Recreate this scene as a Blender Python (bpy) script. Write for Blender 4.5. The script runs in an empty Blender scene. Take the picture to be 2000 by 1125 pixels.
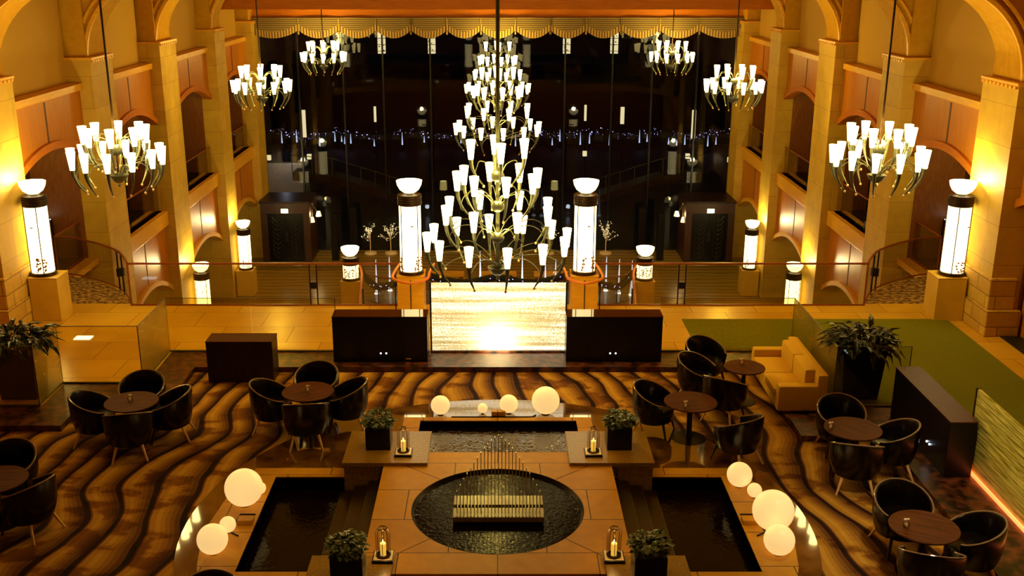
import bpy, bmesh, math, random
from math import sin, cos, pi, radians, sqrt, atan2
from mathutils import Vector, Matrix
random.seed(7)
S = bpy.context.scene
COL = S.collection
# ---------------------------------------------------------------- camera, world, exposure
cam_d = bpy.data.cameras.new('camera'); cam = bpy.data.objects.new('camera', cam_d); COL.objects.link(cam)
cam.location = (0, 0, 7.0); cam.rotation_euler = (radians(90 - 17.1), 0, 0)
cam_d.sensor_width = 36.0; cam_d.lens = 2050 / 2000 * 36.0; cam_d.shift_x = 0.014
cam_d.clip_start = .1; cam_d.clip_end = 300
S.camera = cam
W = bpy.data.worlds.new('night'); S.world = W; W.use_nodes = True
W.node_tree.nodes['Background'].inputs[0].default_value = (.0012, .0010, .0012, 1)
W.node_tree.nodes['Background'].inputs[1].default_value = 1.0
S.view_settings.view_transform = 'Standard'; S.view_settings.look = 'None'
S.view_settings.exposure = 0.0; S.view_settings.gamma = 1.0; S.view_settings.use_curve_mapping = False
WARM = (1, .68, .12)
def lamp(name, kind, loc, energy, color=WARM, size=.15, rot=(0, 0, 0), spot=None, parent=None):
    d = bpy.data.lights.new(name, kind); d.energy = energy; d.color = color
    if kind == 'AREA': d.shape = 'DISK'; d.size = size
    else: d.shadow_soft_size = size
    if spot: d.spot_size = radians(spot); d.spot_blend = .6
    o = bpy.data.objects.new(name, d); COL.objects.link(o); o.location = loc; o.rotation_euler = rot
    if parent: o.parent = parent
    return o
# unseen spots added above the frame to brighten the lounge and hall floor
for (x, y, e) in [(-5.5, 15, 130), (5.0, 14, 90), (-2.6, 13.6, 110), (2.6, 13.6, 110), (0, 12.0, 170), (-4.5, 11.5, 130), (4.5, 11.0, 70),
                  (-4.1, 19.5, 480), (3.2, 19.6, 400), (0, 17.4, 60), (-8.2, 18.6, 60), (8.2, 18.6, 60)]:
    lamp('added_downlight', 'SPOT', (x, y, 8.8), e * 1.15, (1, .68, .13), .12, spot=62)
# ---------------------------------------------------------------- materials
def lin(c): return tuple(((v / 255) / 12.92 if v / 255 <= .04045 else ((v / 255 + .055) / 1.055) ** 2.4) for v in c) + (1,)
def nm(name):
    m = bpy.data.materials.new(name); m.use_nodes = True
    nt = m.node_tree; b = nt.nodes['Principled BSDF']
    return m, nt, b
def nd(nt, t, **k):
    n = nt.nodes.new(t)
    for a, v in k.items():
        if a in ('op',): n.operation = v
        elif hasattr(n, a) and a not in ('inputs',): setattr(n, a, v)
    return n
def ramp(nt, stops, interp='LINEAR'):
    r = nt.nodes.new('ShaderNodeValToRGB'); r.color_ramp.interpolation = interp
    e = r.color_ramp.elements
    while len(e) < len(stops): e.new(.5)
    for i, (p, c) in enumerate(stops): e[i].position = p; e[i].color = c
    return r
def coords(nt, scale=(1, 1, 1)):
    g = nt.nodes.new('ShaderNodeNewGeometry'); mp = nt.nodes.new('ShaderNodeMapping'); mp.inputs['Scale'].default_value = scale
    nt.links.new(g.outputs['Position'], mp.inputs['Vector']); return mp.outputs[0]
def objco(nt, scale=(1, 1, 1)):
    g = nt.nodes.new('ShaderNodeTexCoord'); mp = nt.nodes.new('ShaderNodeMapping'); mp.inputs['Scale'].default_value = scale
    nt.links.new(g.outputs['Object'], mp.inputs['Vector']); return mp.outputs[0]
def noisy(name, c1, c2, scale=8, rough=.5, bump=.0, stretch=(1, 1, 1), metal=0, spec=.5, detail=4, lo=.35, hi=.65, world=False, coat=0):
    m, nt, b = nm(name); L = nt.links.new
    v = coords(nt, stretch) if world else objco(nt, stretch)
    n = nd(nt, 'ShaderNodeTexNoise'); n.inputs['Scale'].default_value = scale; n.inputs['Detail'].default_value = detail
    L(v, n.inputs['Vector']); r = ramp(nt, [(lo, lin(c1)), (hi, lin(c2))]); L(n.outputs['Fac'], r.inputs[0]); L(r.outputs[0], b.inputs['Base Color'])
    b.inputs['Roughness'].default_value = rough; b.inputs['Metallic'].default_value = metal; b.inputs['Specular IOR Level'].default_value = spec
    b.inputs['Coat Weight'].default_value = coat
    if coat: b.inputs['Coat IOR'].default_value = 2.0; b.inputs['Coat Roughness'].default_value = .03
    if bump:
        bp = nd(nt, 'ShaderNodeBump'); bp.inputs['Strength'].default_value = bump; bp.inputs['Distance'].default_value = .02
        L(n.outputs['Fac'], bp.inputs['Height']); L(bp.outputs[0], b.inputs['Normal'])
    return m
def emis(name, color, strength, base=(.8, .8, .8)):
    m, nt, b = nm(name); b.inputs['Base Color'].default_value = (*base, 1); b.inputs['Roughness'].default_value = .35
    b.inputs['Emission Color'].default_value = (*color, 1); b.inputs['Emission Strength'].default_value = strength
    n = nd(nt, 'ShaderNodeTexNoise'); n.inputs['Scale'].default_value = 6
    nt.links.new(objco(nt), n.inputs['Vector']); bp = nd(nt, 'ShaderNodeBump'); bp.inputs['Strength'].default_value = .02
    nt.links.new(n.outputs['Fac'], bp.inputs['Height']); nt.links.new(bp.outputs[0], b.inputs['Normal'])
    return m
def blocks(name, c1, c2, cm, bw, bh, rough=.45, mortar=.008, bump=.3, floor=False, off=.5, spec=.5, nscale=3):
    """ashlar / tiles with joints, in world metres"""
    m, nt, b = nm(name); L = nt.links.new
    g = nd(nt, 'ShaderNodeNewGeometry'); sp = nd(nt, 'ShaderNodeSeparateXYZ'); L(g.outputs['Position'], sp.inputs[0]); cb = nd(nt, 'ShaderNodeCombineXYZ')
    if floor: L(sp.outputs[0], cb.inputs[0]); L(sp.outputs[1], cb.inputs[1])
    else:
        a = nd(nt, 'ShaderNodeMath'); a.operation = 'ADD'; L(sp.outputs[0], a.inputs[0]); L(sp.outputs[1], a.inputs[1]); L(a.outputs[0], cb.inputs[0]); L(sp.outputs[2], cb.inputs[1])
    br = nd(nt, 'ShaderNodeTexBrick'); br.offset = off; br.inputs['Scale'].default_value = 1; br.inputs['Brick Width'].default_value = bw; br.inputs['Row Height'].default_value = bh
    br.inputs['Mortar Size'].default_value = mortar; br.inputs['Color1'].default_value = lin(c1); br.inputs['Color2'].default_value = lin(c2); br.inputs['Mortar'].default_value = lin(cm)
    L(cb.outputs[0], br.inputs['Vector'])
    n = nd(nt, 'ShaderNodeTexNoise'); n.inputs['Scale'].default_value = nscale; n.inputs['Detail'].default_value = 6; L(g.outputs['Position'], n.inputs['Vector'])
    mx = nd(nt, 'ShaderNodeMix'); mx.data_type = 'RGBA'; mx.blend_type = 'MULTIPLY'; mx.inputs[0].default_value = .35
    r = ramp(nt, [(.3, (.55, .5, .45, 1)), (.7, (1, 1, 1, 1))]); L(n.outputs['Fac'], r.inputs[0])
    L(br.outputs['Color'], mx.inputs[6]); L(r.outputs[0], mx.inputs[7]); L(mx.outputs[2], b.inputs['Base Color'])
    b.inputs['Roughness'].default_value = rough; b.inputs['Specular IOR Level'].default_value = spec
    bp = nd(nt, 'ShaderNodeBump'); bp.inputs['Strength'].default_value = bump; bp.inputs['Distance'].default_value = .01; bp.invert = True
    L(br.outputs['Fac'], bp.inputs['Height']); L(bp.outputs[0], b.inputs['Normal'])
    return m
def panelwood(name, c1, c2, rough=.4, pitch=0, stretch=(6, 6, .5), spec=.2):
    return noisy(name, c1, c2, 3, rough, .03, stretch, world=True, detail=6, lo=.3, hi=.7, spec=spec)
def glassy(name, tint, refl, rough=.02, bump=0, bscale=20, stretch=(1, 1, 1), gcol=(1, 1, 1)):
    m = bpy.data.materials.new(name); m.use_nodes = True; nt = m.node_tree; nt.nodes.clear(); L = nt.links.new
    o = nd(nt, 'ShaderNodeOutputMaterial'); mx = nd(nt, 'ShaderNodeMixShader'); t = nd(nt, 'ShaderNodeBsdfTransparent'); g = nd(nt, 'ShaderNodeBsdfGlossy')
    t.inputs[0].default_value = (*tint, 1); g.inputs['Roughness'].default_value = rough; g.inputs['Color'].default_value = (*gcol, 1)
    lw = nd(nt, 'ShaderNodeLayerWeight'); lw.inputs[0].default_value = .25
    mr = nd(nt, 'ShaderNodeMapRange'); mr.inputs[3].default_value = refl; mr.inputs[4].default_value = min(1, refl * 5); L(lw.outputs['Fresnel'], mr.inputs[0])
    L(mr.outputs[0], mx.inputs[0]); L(t.outputs[0], mx.inputs[1]); L(g.outputs[0], mx.inputs[2]); L(mx.outputs[0], o.inputs[0])
    if bump:
        n = nd(nt, 'ShaderNodeTexNoise'); n.inputs['Scale'].default_value = bscale; n.inputs['Detail'].default_value = 3; L(coords(nt, stretch), n.inputs['Vector'])
        bp = nd(nt, 'ShaderNodeBump'); bp.inputs['Strength'].default_value = bump; bp.inputs['Distance'].default_value = .03
        L(n.outputs['Fac'], bp.inputs['Height']); L(bp.outputs[0], g.inputs['Normal']); L(bp.outputs[0], lw.inputs['Normal'])
    return m
M = {}
M['lime'] = blocks('limestone_wall', (206, 168, 58), (194, 156, 50), (162, 126, 40), 1.4, .75, .6, .006, .12, spec=.2)
M['limeplain'] = noisy('limestone_plain', (206, 166, 48), (218, 178, 58), 3, .5, .02, world=True)
M['rough'] = blocks('rusticated_stone', (214, 174, 66), (196, 152, 54), (150, 112, 44), .75, .3, .8, .012, .8, nscale=9)
M['khaki'] = noisy('khaki_plaster', (176, 134, 30), (184, 142, 36), 60, .8, .05, world=True)
M['vault'] = noisy('vault_plaster', (178, 130, 22), (188, 140, 28), 8, .8, .02, world=True, spec=.1)
M['wood'] = panelwood('cherry_panel', (170, 100, 6), (190, 118, 10), .42, spec=.3)
M['woodlt'] = panelwood('light_wood_moulding', (210, 152, 34), (222, 166, 44), .35, stretch=(1, 1, 6))
M['beam'] = panelwood('orange_wood_beam', (172, 96, 6), (190, 110, 8), .5, stretch=(.5, 1, 6))
M['darkwood'] = noisy('dark_wood', (26, 11, 6), (42, 20, 11), 4, .4, .02, (8, 8, 1), world=True, spec=.3)
M['glosswood'] = noisy('polished_dark_wood', (34, 15, 7), (50, 24, 12), 4, .05, 0, (8, 8, 1), world=True, spec=.5)
M['browntop'] = noisy('matte_brown_top', (62, 27, 11), (78, 36, 15), 4, .5, .02, (8, 8, 1), world=True, spec=.15)
M['vestwood'] = noisy('vestibule_wood', (52, 26, 8), (70, 36, 12), 4, .45, .02, (8, 8, 1), world=True)
M['corrcarpet'] = noisy('dark_corridor_carpet', (40, 24, 10), (62, 38, 16), 14, .95, world=True, spec=.1)
M['blackglass'] = noisy('dark_corridor_glass', (16, 9, 4), (30, 18, 8), 2, .08, 0, world=True)
M['brownwood'] = noisy('brown_gallery_wood', (112, 62, 14), (134, 78, 20), 4, .5, .02, (8, 8, 1), world=True)
M['groove'] = noisy('dark_groove', (70, 34, 12), (84, 42, 16), 6, .6)
M['rail'] = noisy('red_brown_rail', (120, 56, 20), (138, 66, 26), 8, .3)
M['railor'] = noisy('orange_wood_handrail', (200, 104, 18), (214, 120, 26), 8, .3)
M['bronze'] = noisy('dark_bronze', (54, 38, 26), (66, 48, 32), 10, .35, 0, metal=.7)
M['black'] = noisy('black_lacquer', (7, 5, 4), (11, 8, 7), 10, .3, 0, spec=.3)
M['floorlime'] = blocks('limestone_floor', (230, 186, 56), (216, 168, 46), (150, 106, 44), 1.35, .9, .22, .006, .08, True, spec=.5, nscale=1.2)
M['green'] = noisy('green_carpet', (102, 106, 12), (120, 122, 18), 60, .95, .1, world=True, spec=.1)
M['mottle'] = noisy('mottled_carpet', (90, 66, 34), (176, 140, 78), 9, .95, .1, (1, 1.6, 1), world=True, spec=.1, lo=.45, hi=.55)
M['marble'] = noisy('dark_brown_marble', (26, 12, 7), (112, 58, 28), 7.5, .34, 0, world=True, detail=9, lo=.4, hi=.68)
M['marblelt'] = noisy('brown_ring_marble', (70, 40, 16), (126, 84, 34), 3.5, .06, 0, world=True, detail=9, lo=.35, hi=.7, spec=1.0, coat=.6)
M['stone'] = blocks('orange_granite_slabs', (204, 148, 26), (192, 136, 20), (70, 46, 22), 1.2, .8, .45, .007, .15, True, spec=.2, nscale=6)
M['granite'] = noisy('speckled_granite', (112, 84, 26), (158, 120, 40), 40, .3, 0, world=True, detail=8)
M['poolstone'] = noisy('dark_pool_stone', (20, 10, 8), (34, 18, 13), 5, .3, 0, world=True)
M['leather'] = noisy('black_leather', (11, 6, 3), (16, 9, 5), 9, .24, .05, spec=.38)
M['piping'] = noisy('highlight_leather_piping', (132, 104, 74), (148, 120, 86), 12, .14)  # pale tone paints the rim highlight onto the chair piping
M['tanwood'] = noisy('pale_tan_leg_wood', (206, 160, 100), (220, 176, 116), 8, .4)
M['tabletop'] = noisy('brown_wood_top', (66, 31, 8), (92, 46, 12), 2, .6, 0, (1.2, 14, 1), spec=.08)
M['sofa'] = noisy('gold_woven_fabric', (204, 156, 40), (216, 170, 50), 120, .9, .15, spec=.2)
M['globe'] = emis('lit_opal_globe', (1, .66, .25), .84, (.9, .75, .5))
M['shade'] = emis('lit_frosted_shade', (1, .74, .25), 7.5)
M['bowl'] = emis('lit_alabaster_bowl', (1, .78, .34), 2.9)
M['tube'] = emis('lit_paper_cylinder', (1, .78, .34), 4.4)
M['chmetal'] = noisy('aged_brass_grey', (78, 82, 70), (98, 100, 84), 10, .38, 0, metal=.6)
M['crystal'] = noisy('pale_glass_bead', (230, 190, 150), (250, 214, 176), 10, .1)
M['flame'] = emis('candle_flame', (1, .62, .12), 9)
M['wax'] = emis('glowing_wax', (1, .55, .06), .75, (.9, .7, .3))
M['leaf'] = noisy('leaf_green', (34, 50, 14), (84, 100, 34), 30, .4, 0)
M['leafdk'] = noisy('dark_leaf_green', (14, 24, 12), (34, 46, 22), 20, .4, 0)
M['garland'] = noisy('garland_needles', (14, 18, 14), (28, 30, 26), 20, .8, 0)
M['purple'] = emis('violet_fairy_light', (.40, .38, 1), 3.5)
M['bluewhite'] = emis('blue_white_light', (.55, .68, 1), 1.3)
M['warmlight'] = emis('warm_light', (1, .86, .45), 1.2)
M['dimlight'] = emis('dim_yellow_shade', (.75, .68, .2), .28)
M['exit'] = emis('exit_green', (.45, 1, .80), 2.4)
M['whitelt'] = emis('cool_glint', (.75, .95, 1), 2.4)
M['led'] = emis('white_led', (.7, .85, 1), 4)
M['redled'] = emis('red_led_strip', (1, .14, .02), 3.2)
M['steel'] = noisy('fin_glass_metal', (168, 176, 140), (190, 196, 160), 8, .35, 0, metal=.3)
M['finbase'] = noisy('pale_striped_metal', (160, 138, 70), (124, 104, 48), 5, .4, 0, (22, .4, 1), metal=0)
M['white'] = noisy('white_glaze', (226, 206, 176), (240, 222, 196), 10, .25)
M['label'] = noisy('small_label', (170, 120, 80), (190, 140, 96), 10, .6)
M['paper'] = noisy('drawn_leaf_brown', (150, 96, 20), (120, 70, 14), 10, .8)
M['glass'] = glassy('clear_railing_glass', (.88, .86, .78), .04)
M['winglass'] = glassy('night_window_glass', (.8, .8, .8), .016)
M['cup'] = glassy('clear_cup_glass', (.95, .92, .85), .18)
M['waterglass'] = glassy('rippled_water_glass', (.95, .90, .62), .07, .03, .5, 26, (.6, .6, 1.5), (1, .95, .75))
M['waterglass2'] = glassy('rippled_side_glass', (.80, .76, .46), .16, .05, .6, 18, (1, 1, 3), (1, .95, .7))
def water(name='dark_water', st=.07, sc=9, ro=.03, ior=1.33, spec=.5):
    m, nt, b = nm(name); L = nt.links.new
    b.inputs['Base Color'].default_value = lin((16, 7, 6)); b.inputs['Roughness'].default_value = ro; b.inputs['IOR'].default_value = ior; b.inputs['Specular IOR Level'].default_value = spec
    n = nd(nt, 'ShaderNodeTexNoise'); n.inputs['Scale'].default_value = sc; n.inputs['Detail'].default_value = 3; n.inputs['Distortion'].default_value = 1.0
    L(coords(nt), n.inputs['Vector']); bp = nd(nt, 'ShaderNodeBump'); bp.inputs['Strength'].default_value = st; bp.inputs['Distance'].default_value = .02
    L(n.outputs['Fac'], bp.inputs['Height']); L(bp.outputs[0], b.inputs['Normal']); return m
M['water'] = water(st=.2, sc=12, ro=.06, spec=.22)
M['stillwater'] = water('still_dark_water', .25, 16, .12, 1.33, .07)
M['ripple'] = water('rippling_water', .35, 14, .03, 2.0)
def carpet():
    m, nt, b = nm('wave_carpet'); L = nt.links.new
    g = nd(nt, 'ShaderNodeNewGeometry'); sp = nd(nt, 'ShaderNodeSeparateXYZ'); L(g.outputs['Position'], sp.inputs[0])
    def mth(op, a, bb=None):
        n = nd(nt, 'ShaderNodeMath'); n.operation = op
        for i, v in enumerate((a, bb)):
            if v is None: continue
            if isinstance(v, (int, float)): n.inputs[i].default_value = v
            else: L(v, n.inputs[i])
        return n.outputs[0]
    X, Y = sp.outputs[0], sp.outputs[1]
    w = mth('MULTIPLY', mth('SINE', mth('ADD', mth('MULTIPLY', Y, 1.75), mth('MULTIPLY', X, .7))), .11)
    w2 = mth('MULTIPLY', mth('SINE', mth('ADD', mth('MULTIPLY', Y, .8), mth('MULTIPLY', X, -.5))), .16)
    n = nd(nt, 'ShaderNodeTexNoise'); n.inputs['Scale'].default_value = .55; n.inputs['Detail'].default_value = 1.2; L(g.outputs['Position'], n.inputs['Vector'])
    u = mth('ADD', mth('ADD', mth('ADD', mth('DIVIDE', X, mth('ADD', 1.53, mth('MULTIPLY', Y, -.03))), w), w2), mth('MULTIPLY', n.outputs['Fac'], .75))
    uu = mth('ADD', mth('MULTIPLY', u, 2.45), 40)
    f = mth('FRACT', uu)
    wn = nd(nt, 'ShaderNodeTexWhiteNoise'); wn.noise_dimensions = '1D'; L(mth('FLOOR', uu), wn.inputs['W'])
    dk, md = lin((62, 30, 12)), lin((112, 74, 26))
    r = ramp(nt, [(0, lin((40, 15, 8))), (.15, lin((104, 62, 20))), (.2, lin((168, 122, 42))), (.36, lin((184, 138, 48))), (.5, lin((168, 122, 40))), (.62, lin((146, 102, 34))), (.74, lin((122, 82, 28))), (.86, lin((96, 58, 22)))], 'CONSTANT')
    L(f, r.inputs[0])
    # brown blotches that cross each band
    n2 = nd(nt, 'ShaderNodeTexNoise'); n2.inputs['Scale'].default_value = 2.0; n2.inputs['Detail'].default_value = 5
    mp = nd(nt, 'ShaderNodeMapping'); mp.inputs['Scale'].default_value = (.8, 1.3, 1); L(g.outputs['Position'], mp.inputs[0]); cb = nd(nt, 'ShaderNodeCombineXYZ'); L(mth('MULTIPLY', wn.outputs['Value'], 20), cb.inputs[2]); av = nd(nt, 'ShaderNodeVectorMath'); L(mp.outputs[0], av.inputs[0]); L(cb.outputs[0], av.inputs[1]); L(av.outputs[0], n2.inputs['Vector'])
    r2 = ramp(nt, [(.40, (.40, .27, .18, 1)), (.44, (.55, .42, .34, 1)), (.47, (.85, .8, .74, 1)), (.56, (1, 1, 1, 1))]); L(n2.outputs['Fac'], r2.inputs[0])
    mx = nd(nt, 'ShaderNodeMix'); mx.data_type = 'RGBA'; mx.blend_type = 'MULTIPLY'; mx.inputs[0].default_value = 1
    L(r.outputs[0], mx.inputs[6]); L(r2.outputs[0], mx.inputs[7]); L(mx.outputs[2], b.inputs['Base Color'])
    b.inputs['Roughness'].default_value = .9; b.inputs['Specular IOR Level'].default_value = .15
    return m
M['carpet'] = carpet()
def striped(name, base, line, freq, rough, axis=1, w=.12):
    m, nt, b = nm(name); L = nt.links.new
    g = nd(nt, 'ShaderNodeNewGeometry'); sp = nd(nt, 'ShaderNodeSeparateXYZ'); L(g.outputs['Position'], sp.inputs[0])
    a = nd(nt, 'ShaderNodeMath'); a.operation = 'MULTIPLY'; a.inputs[1].default_value = freq; L(sp.outputs[axis], a.inputs[0])
    n = nd(nt, 'ShaderNodeTexNoise'); n.inputs['Scale'].default_value = .8; L(g.outputs['Position'], n.inputs['Vector'])
    ad = nd(nt, 'ShaderNodeMath'); ad.operation = 'ADD'; L(a.outputs[0], ad.inputs[0]); L(n.outputs['Fac'], ad.inputs[1])
    f = nd(nt, 'ShaderNodeMath'); f.operation = 'FRACT'; L(ad.outputs[0], f.inputs[0])
    r = ramp(nt, [(0, lin(line)), (w, lin(line)), (w + .08, lin(base)), (.92, lin(base)), (1, lin(line))]); L(f.outputs[0], r.inputs[0]); L(r.outputs[0], b.inputs['Base Color'])
    b.inputs['Roughness'].default_value = rough; return m
M['lowfloor'] = striped('striped_travertine', (150, 122, 40), (112, 86, 26), 2.3, .25)
M['valance'] = striped('striped_fringe', (176, 146, 74), (80, 56, 22), 9.0, .8, 0, .3)
M['swag'] = striped('swag_gauze', (140, 118, 62), (72, 56, 26), 13, .8, 2, .3)
def waterwall():
    """back-lit laminated glass sheet with horizontal ridges and falling water"""
    m, nt, b = nm('backlit_water_wall'); L = nt.links.new
    b.inputs['Base Color'].default_value = (.75, .65, .42, 1); b.inputs['Roughness'].default_value = .15
    w = nd(nt, 'ShaderNodeTexNoise'); w.inputs['Scale'].default_value = 1.6; w.inputs['Detail'].default_value = 5
    L(coords(nt, (.35, 1, 11)), w.inputs['Vector'])
    n = nd(nt, 'ShaderNodeTexNoise'); n.inputs['Scale'].default_value = 38; n.inputs['Detail'].default_value = 3; L(coords(nt, (1, 1, 1.6)), n.inputs['Vector'])
    mx = nd(nt, 'ShaderNodeMath'); mx.operation = 'MULTIPLY'; L(w.outputs['Fac'], mx.inputs[0]); L(n.outputs['Fac'], mx.inputs[1])
    r = ramp(nt, [(.12, (.16, .12, .045, 1)), (.22, (.42, .33, .15, 1)), (.30, (.9, .8, .5, 1)), (.42, (1, .97, .82, 1))]); L(mx.outputs[0], r.inputs[0])
    L(r.outputs[0], b.inputs['Emission Color']); b.inputs['Emission Strength'].default_value = 1.7
    bp = nd(nt, 'ShaderNodeBump'); bp.inputs['Strength'].default_value = .5; bp.inputs['Distance'].default_value = .02; L(mx.outputs[0], bp.inputs['Height']); L(bp.outputs[0], b.inputs['Normal'])
    return m
M['waterwall'] = waterwall()
M['waterwall2'] = noisy('streaked_water_wall', (130, 122, 30), (236, 224, 110), 9, .12, .5, (1, .25, 6), world=True, detail=6)
# ---------------------------------------------------------------- mesh helpers
def new(): return bmesh.new()
def box(bm, x0, x1, y0, y1, z0, z1, bev=0):
    r = bmesh.ops.create_cube(bm, size=1); vs = r['verts']
    for v in vs: v.co = Vector(((x0 + x1) / 2 + v.co.x * (x1 - x0), (y0 + y1) / 2 + v.co.y * (y1 - y0), (z0 + z1) / 2 + v.co.z * (z1 - z0)))
    if bev:
        es = list({e for v in vs for e in v.link_edges})
        bmesh.ops.bevel(bm, geom=es, offset=bev, segments=2, affect='EDGES', profile=.6)
    return bm
def lathe(bm, prof, n=24, c=(0, 0, 0), cap=True):
    rings = []
    for r, z in prof:
        if r < 1e-5: rings.append([bm.verts.new((c[0], c[1], c[2] + z))])
        else: rings.append([bm.verts.new((c[0] + r * cos(2 * pi * i / n), c[1] + r * sin(2 * pi * i / n), c[2] + z)) for i in range(n)])
    for a, b in zip(rings, rings[1:]):
        if len(a) == 1 and len(b) == 1: continue
        for i in range(n):
            j = (i + 1) % n
            if len(a) == 1: bm.faces.new((a[0], b[j], b[i]))
            elif len(b) == 1: bm.faces.new((a[i], a[j], b[0]))
            else: bm.faces.new((a[i], a[j], b[j], b[i]))
    if cap:
        if len(rings[0]) > 1: bm.faces.new(list(reversed(rings[0])))
        if len(rings[-1]) > 1: bm.faces.new(rings[-1])
    return bm
def tube(bm, pts, rad, n=8, cap=True):
    pts = [Vector(p) for p in pts]; R = rad if isinstance(rad, (list, tuple)) else [rad] * len(pts)
    rings = []; up = None
    for i, p in enumerate(pts):
        t = (pts[min(i + 1, len(pts) - 1)] - pts[max(i - 1, 0)]).normalized()
        if up is None: up = Vector((0, 0, 1)) if abs(t.z) < .9 else Vector((1, 0, 0))
        a = t.cross(up).normalized(); b = a.cross(t).normalized(); up = b
        rings.append([bm.verts.new(p + a * R[i] * cos(2 * pi * k / n) + b * R[i] * sin(2 * pi * k / n)) for k in range(n)])
    for a, b in zip(rings, rings[1:]):
        for k in range(n): bm.faces.new((a[k], a[(k + 1) % n], b[(k + 1) % n], b[k]))
    if cap: bm.faces.new(list(reversed(rings[0]))); bm.faces.new(rings[-1])
    return bm
def smoothpts(pts, k=6):
    P = [Vector(p) for p in pts]; out = []
    for i in range(len(P) - 1):
        p0, p1, p2, p3 = P[max(i - 1, 0)], P[i], P[i + 1], P[min(i + 2, len(P) - 1)]
        for j in range(k):
            t = j / k
            out.append(.5 * ((2 * p1) + (p2 - p0) * t + (2 * p0 - 5 * p1 + 4 * p2 - p3) * t * t + (3 * p1 - p0 - 3 * p2 + p3) * t ** 3))
    out.append(P[-1]); return out
def sphere(bm, c, r, u=16, v=10, sc=(1, 1, 1)):
    m = Matrix.Translation(c) @ Matrix.Diagonal((*sc, 1)); bmesh.ops.create_uvsphere(bm, u_segments=u, v_segments=v, radius=r, matrix=m); return bm
def extrude_poly(bm, pts, vec):
    a = [bm.verts.new(p) for p in pts]; v = Vector(vec); b = [bm.verts.new(Vector(p) + v) for p in pts]
    bm.faces.new(a); bm.faces.new(list(reversed(b)))
    n = len(pts)
    for i in range(n): bm.faces.new((a[i], b[i], b[(i + 1) % n], a[(i + 1) % n]))
    return bm
def strip(bm, A, B, vec):
    """ribbon between polylines A and B, given thickness vec"""
    v = Vector(vec)
    for i in range(len(A) - 1): extrude_poly(bm, [A[i], A[i + 1], B[i + 1], B[i]], v)
    return bm
def obj(name, bm, mat, parent=None, smooth=False, loc=None):
    bmesh.ops.recalc_face_normals(bm, faces=bm.faces[:])
    me = bpy.data.meshes.new(name); bm.to_mesh(me); bm.free()
    for x in (mat if isinstance(mat, list) else [mat]): me.materials.append(M[x] if isinstance(x, str) else x)
    if smooth:
        me.shade_smooth()
        try: me.set_sharp_from_angle(angle=radians(38))
        except Exception: pass
    o = bpy.data.objects.new(name, me); COL.objects.link(o)
    if parent: o.parent = parent
    if loc: o.location = loc
    return o
def tag(o, label, cat, group=None, kind=None):
    o['label'] = label; o['category'] = cat
    if group: o['group'] = group
    if kind: o['kind'] = kind
    return o
def thing(name, label, cat, loc=(0, 0, 0), rz=0, group=None):
    o = bpy.data.objects.new(name, None); COL.objects.link(o); o.location = loc; o.rotation_euler = (0, 0, rz); o.empty_display_size = .1
    return tag(o, label, cat, group)
def struct(name, bm, mat, parent=None, smooth=False):
    o = obj(name, bm, mat, parent, smooth)
    if not parent: o['kind'] = 'structure'
    return o
KIDS = {}
def kids(o): return [c for c in bpy.data.objects if c.parent == o]
def dup(root, loc, rz=0, label=None, group=None, scale=None):
    r = root.copy(); COL.objects.link(r); r.location = loc; r.rotation_euler = (0, 0, rz)
    if label: r['label'] = label
    if group: r['group'] = group
    if scale: r.scale = scale
    for ch in kids(root):
        c = ch.copy(); COL.objects.link(c); c.parent = r
        for g in kids(ch):
            d = g.copy(); COL.objects.link(d); d.parent = c
    return r
def slab(name, outline, holes, z0, z1, mat, bevel=0):
    """flat slab with holes: filled 2D curve turned into a mesh"""
    cu = bpy.data.curves.new('tmp', 'CURVE'); cu.dimensions = '2D'; cu.fill_mode = 'BOTH'; cu.extrude = (z1 - z0) / 2
    for pts in [outline] + list(holes):
        s = cu.splines.new('POLY'); s.points.add(len(pts) - 1); s.use_cyclic_u = True
        for i, p in enumerate(pts): s.points[i].co = (p[0], p[1], 0, 1)
    t = bpy.data.objects.new('tmp', cu); COL.objects.link(t)
    dg = bpy.context.evaluated_depsgraph_get(); dg.update()
    me = bpy.data.meshes.new_from_object(t.evaluated_get(dg)); bpy.data.objects.remove(t); bpy.data.curves.remove(cu)
    me.name = name
    for v in me.vertices: v.co.z += (z0 + z1) / 2
    me.materials.clear(); me.materials.append(M[mat])
    for p in me.polygons: p.material_index = 0; p.use_smooth = False
    o = bpy.data.objects.new(name, me); COL.objects.link(o); return o
def circle(cx, cy, r, n=96): return [(cx + r * cos(2 * pi * i / n), cy + r * sin(2 * pi * i / n)) for i in range(n)]
def rect(x0, x1, y0, y1): return [(x0, y0), (x1, y0), (x1, y1), (x0, y1)]
FC = (0, 12.25)    # fountain centre
LOW = -4.5         # ground floor of the atrium
# ---------------------------------------------------------------- floors
o = slab('floor_lounge', circle(0, 12.25, 8.85, 64), [circle(*FC, 4.08)], -.06, 0, 'carpet'); o['kind'] = 'structure'
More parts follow.
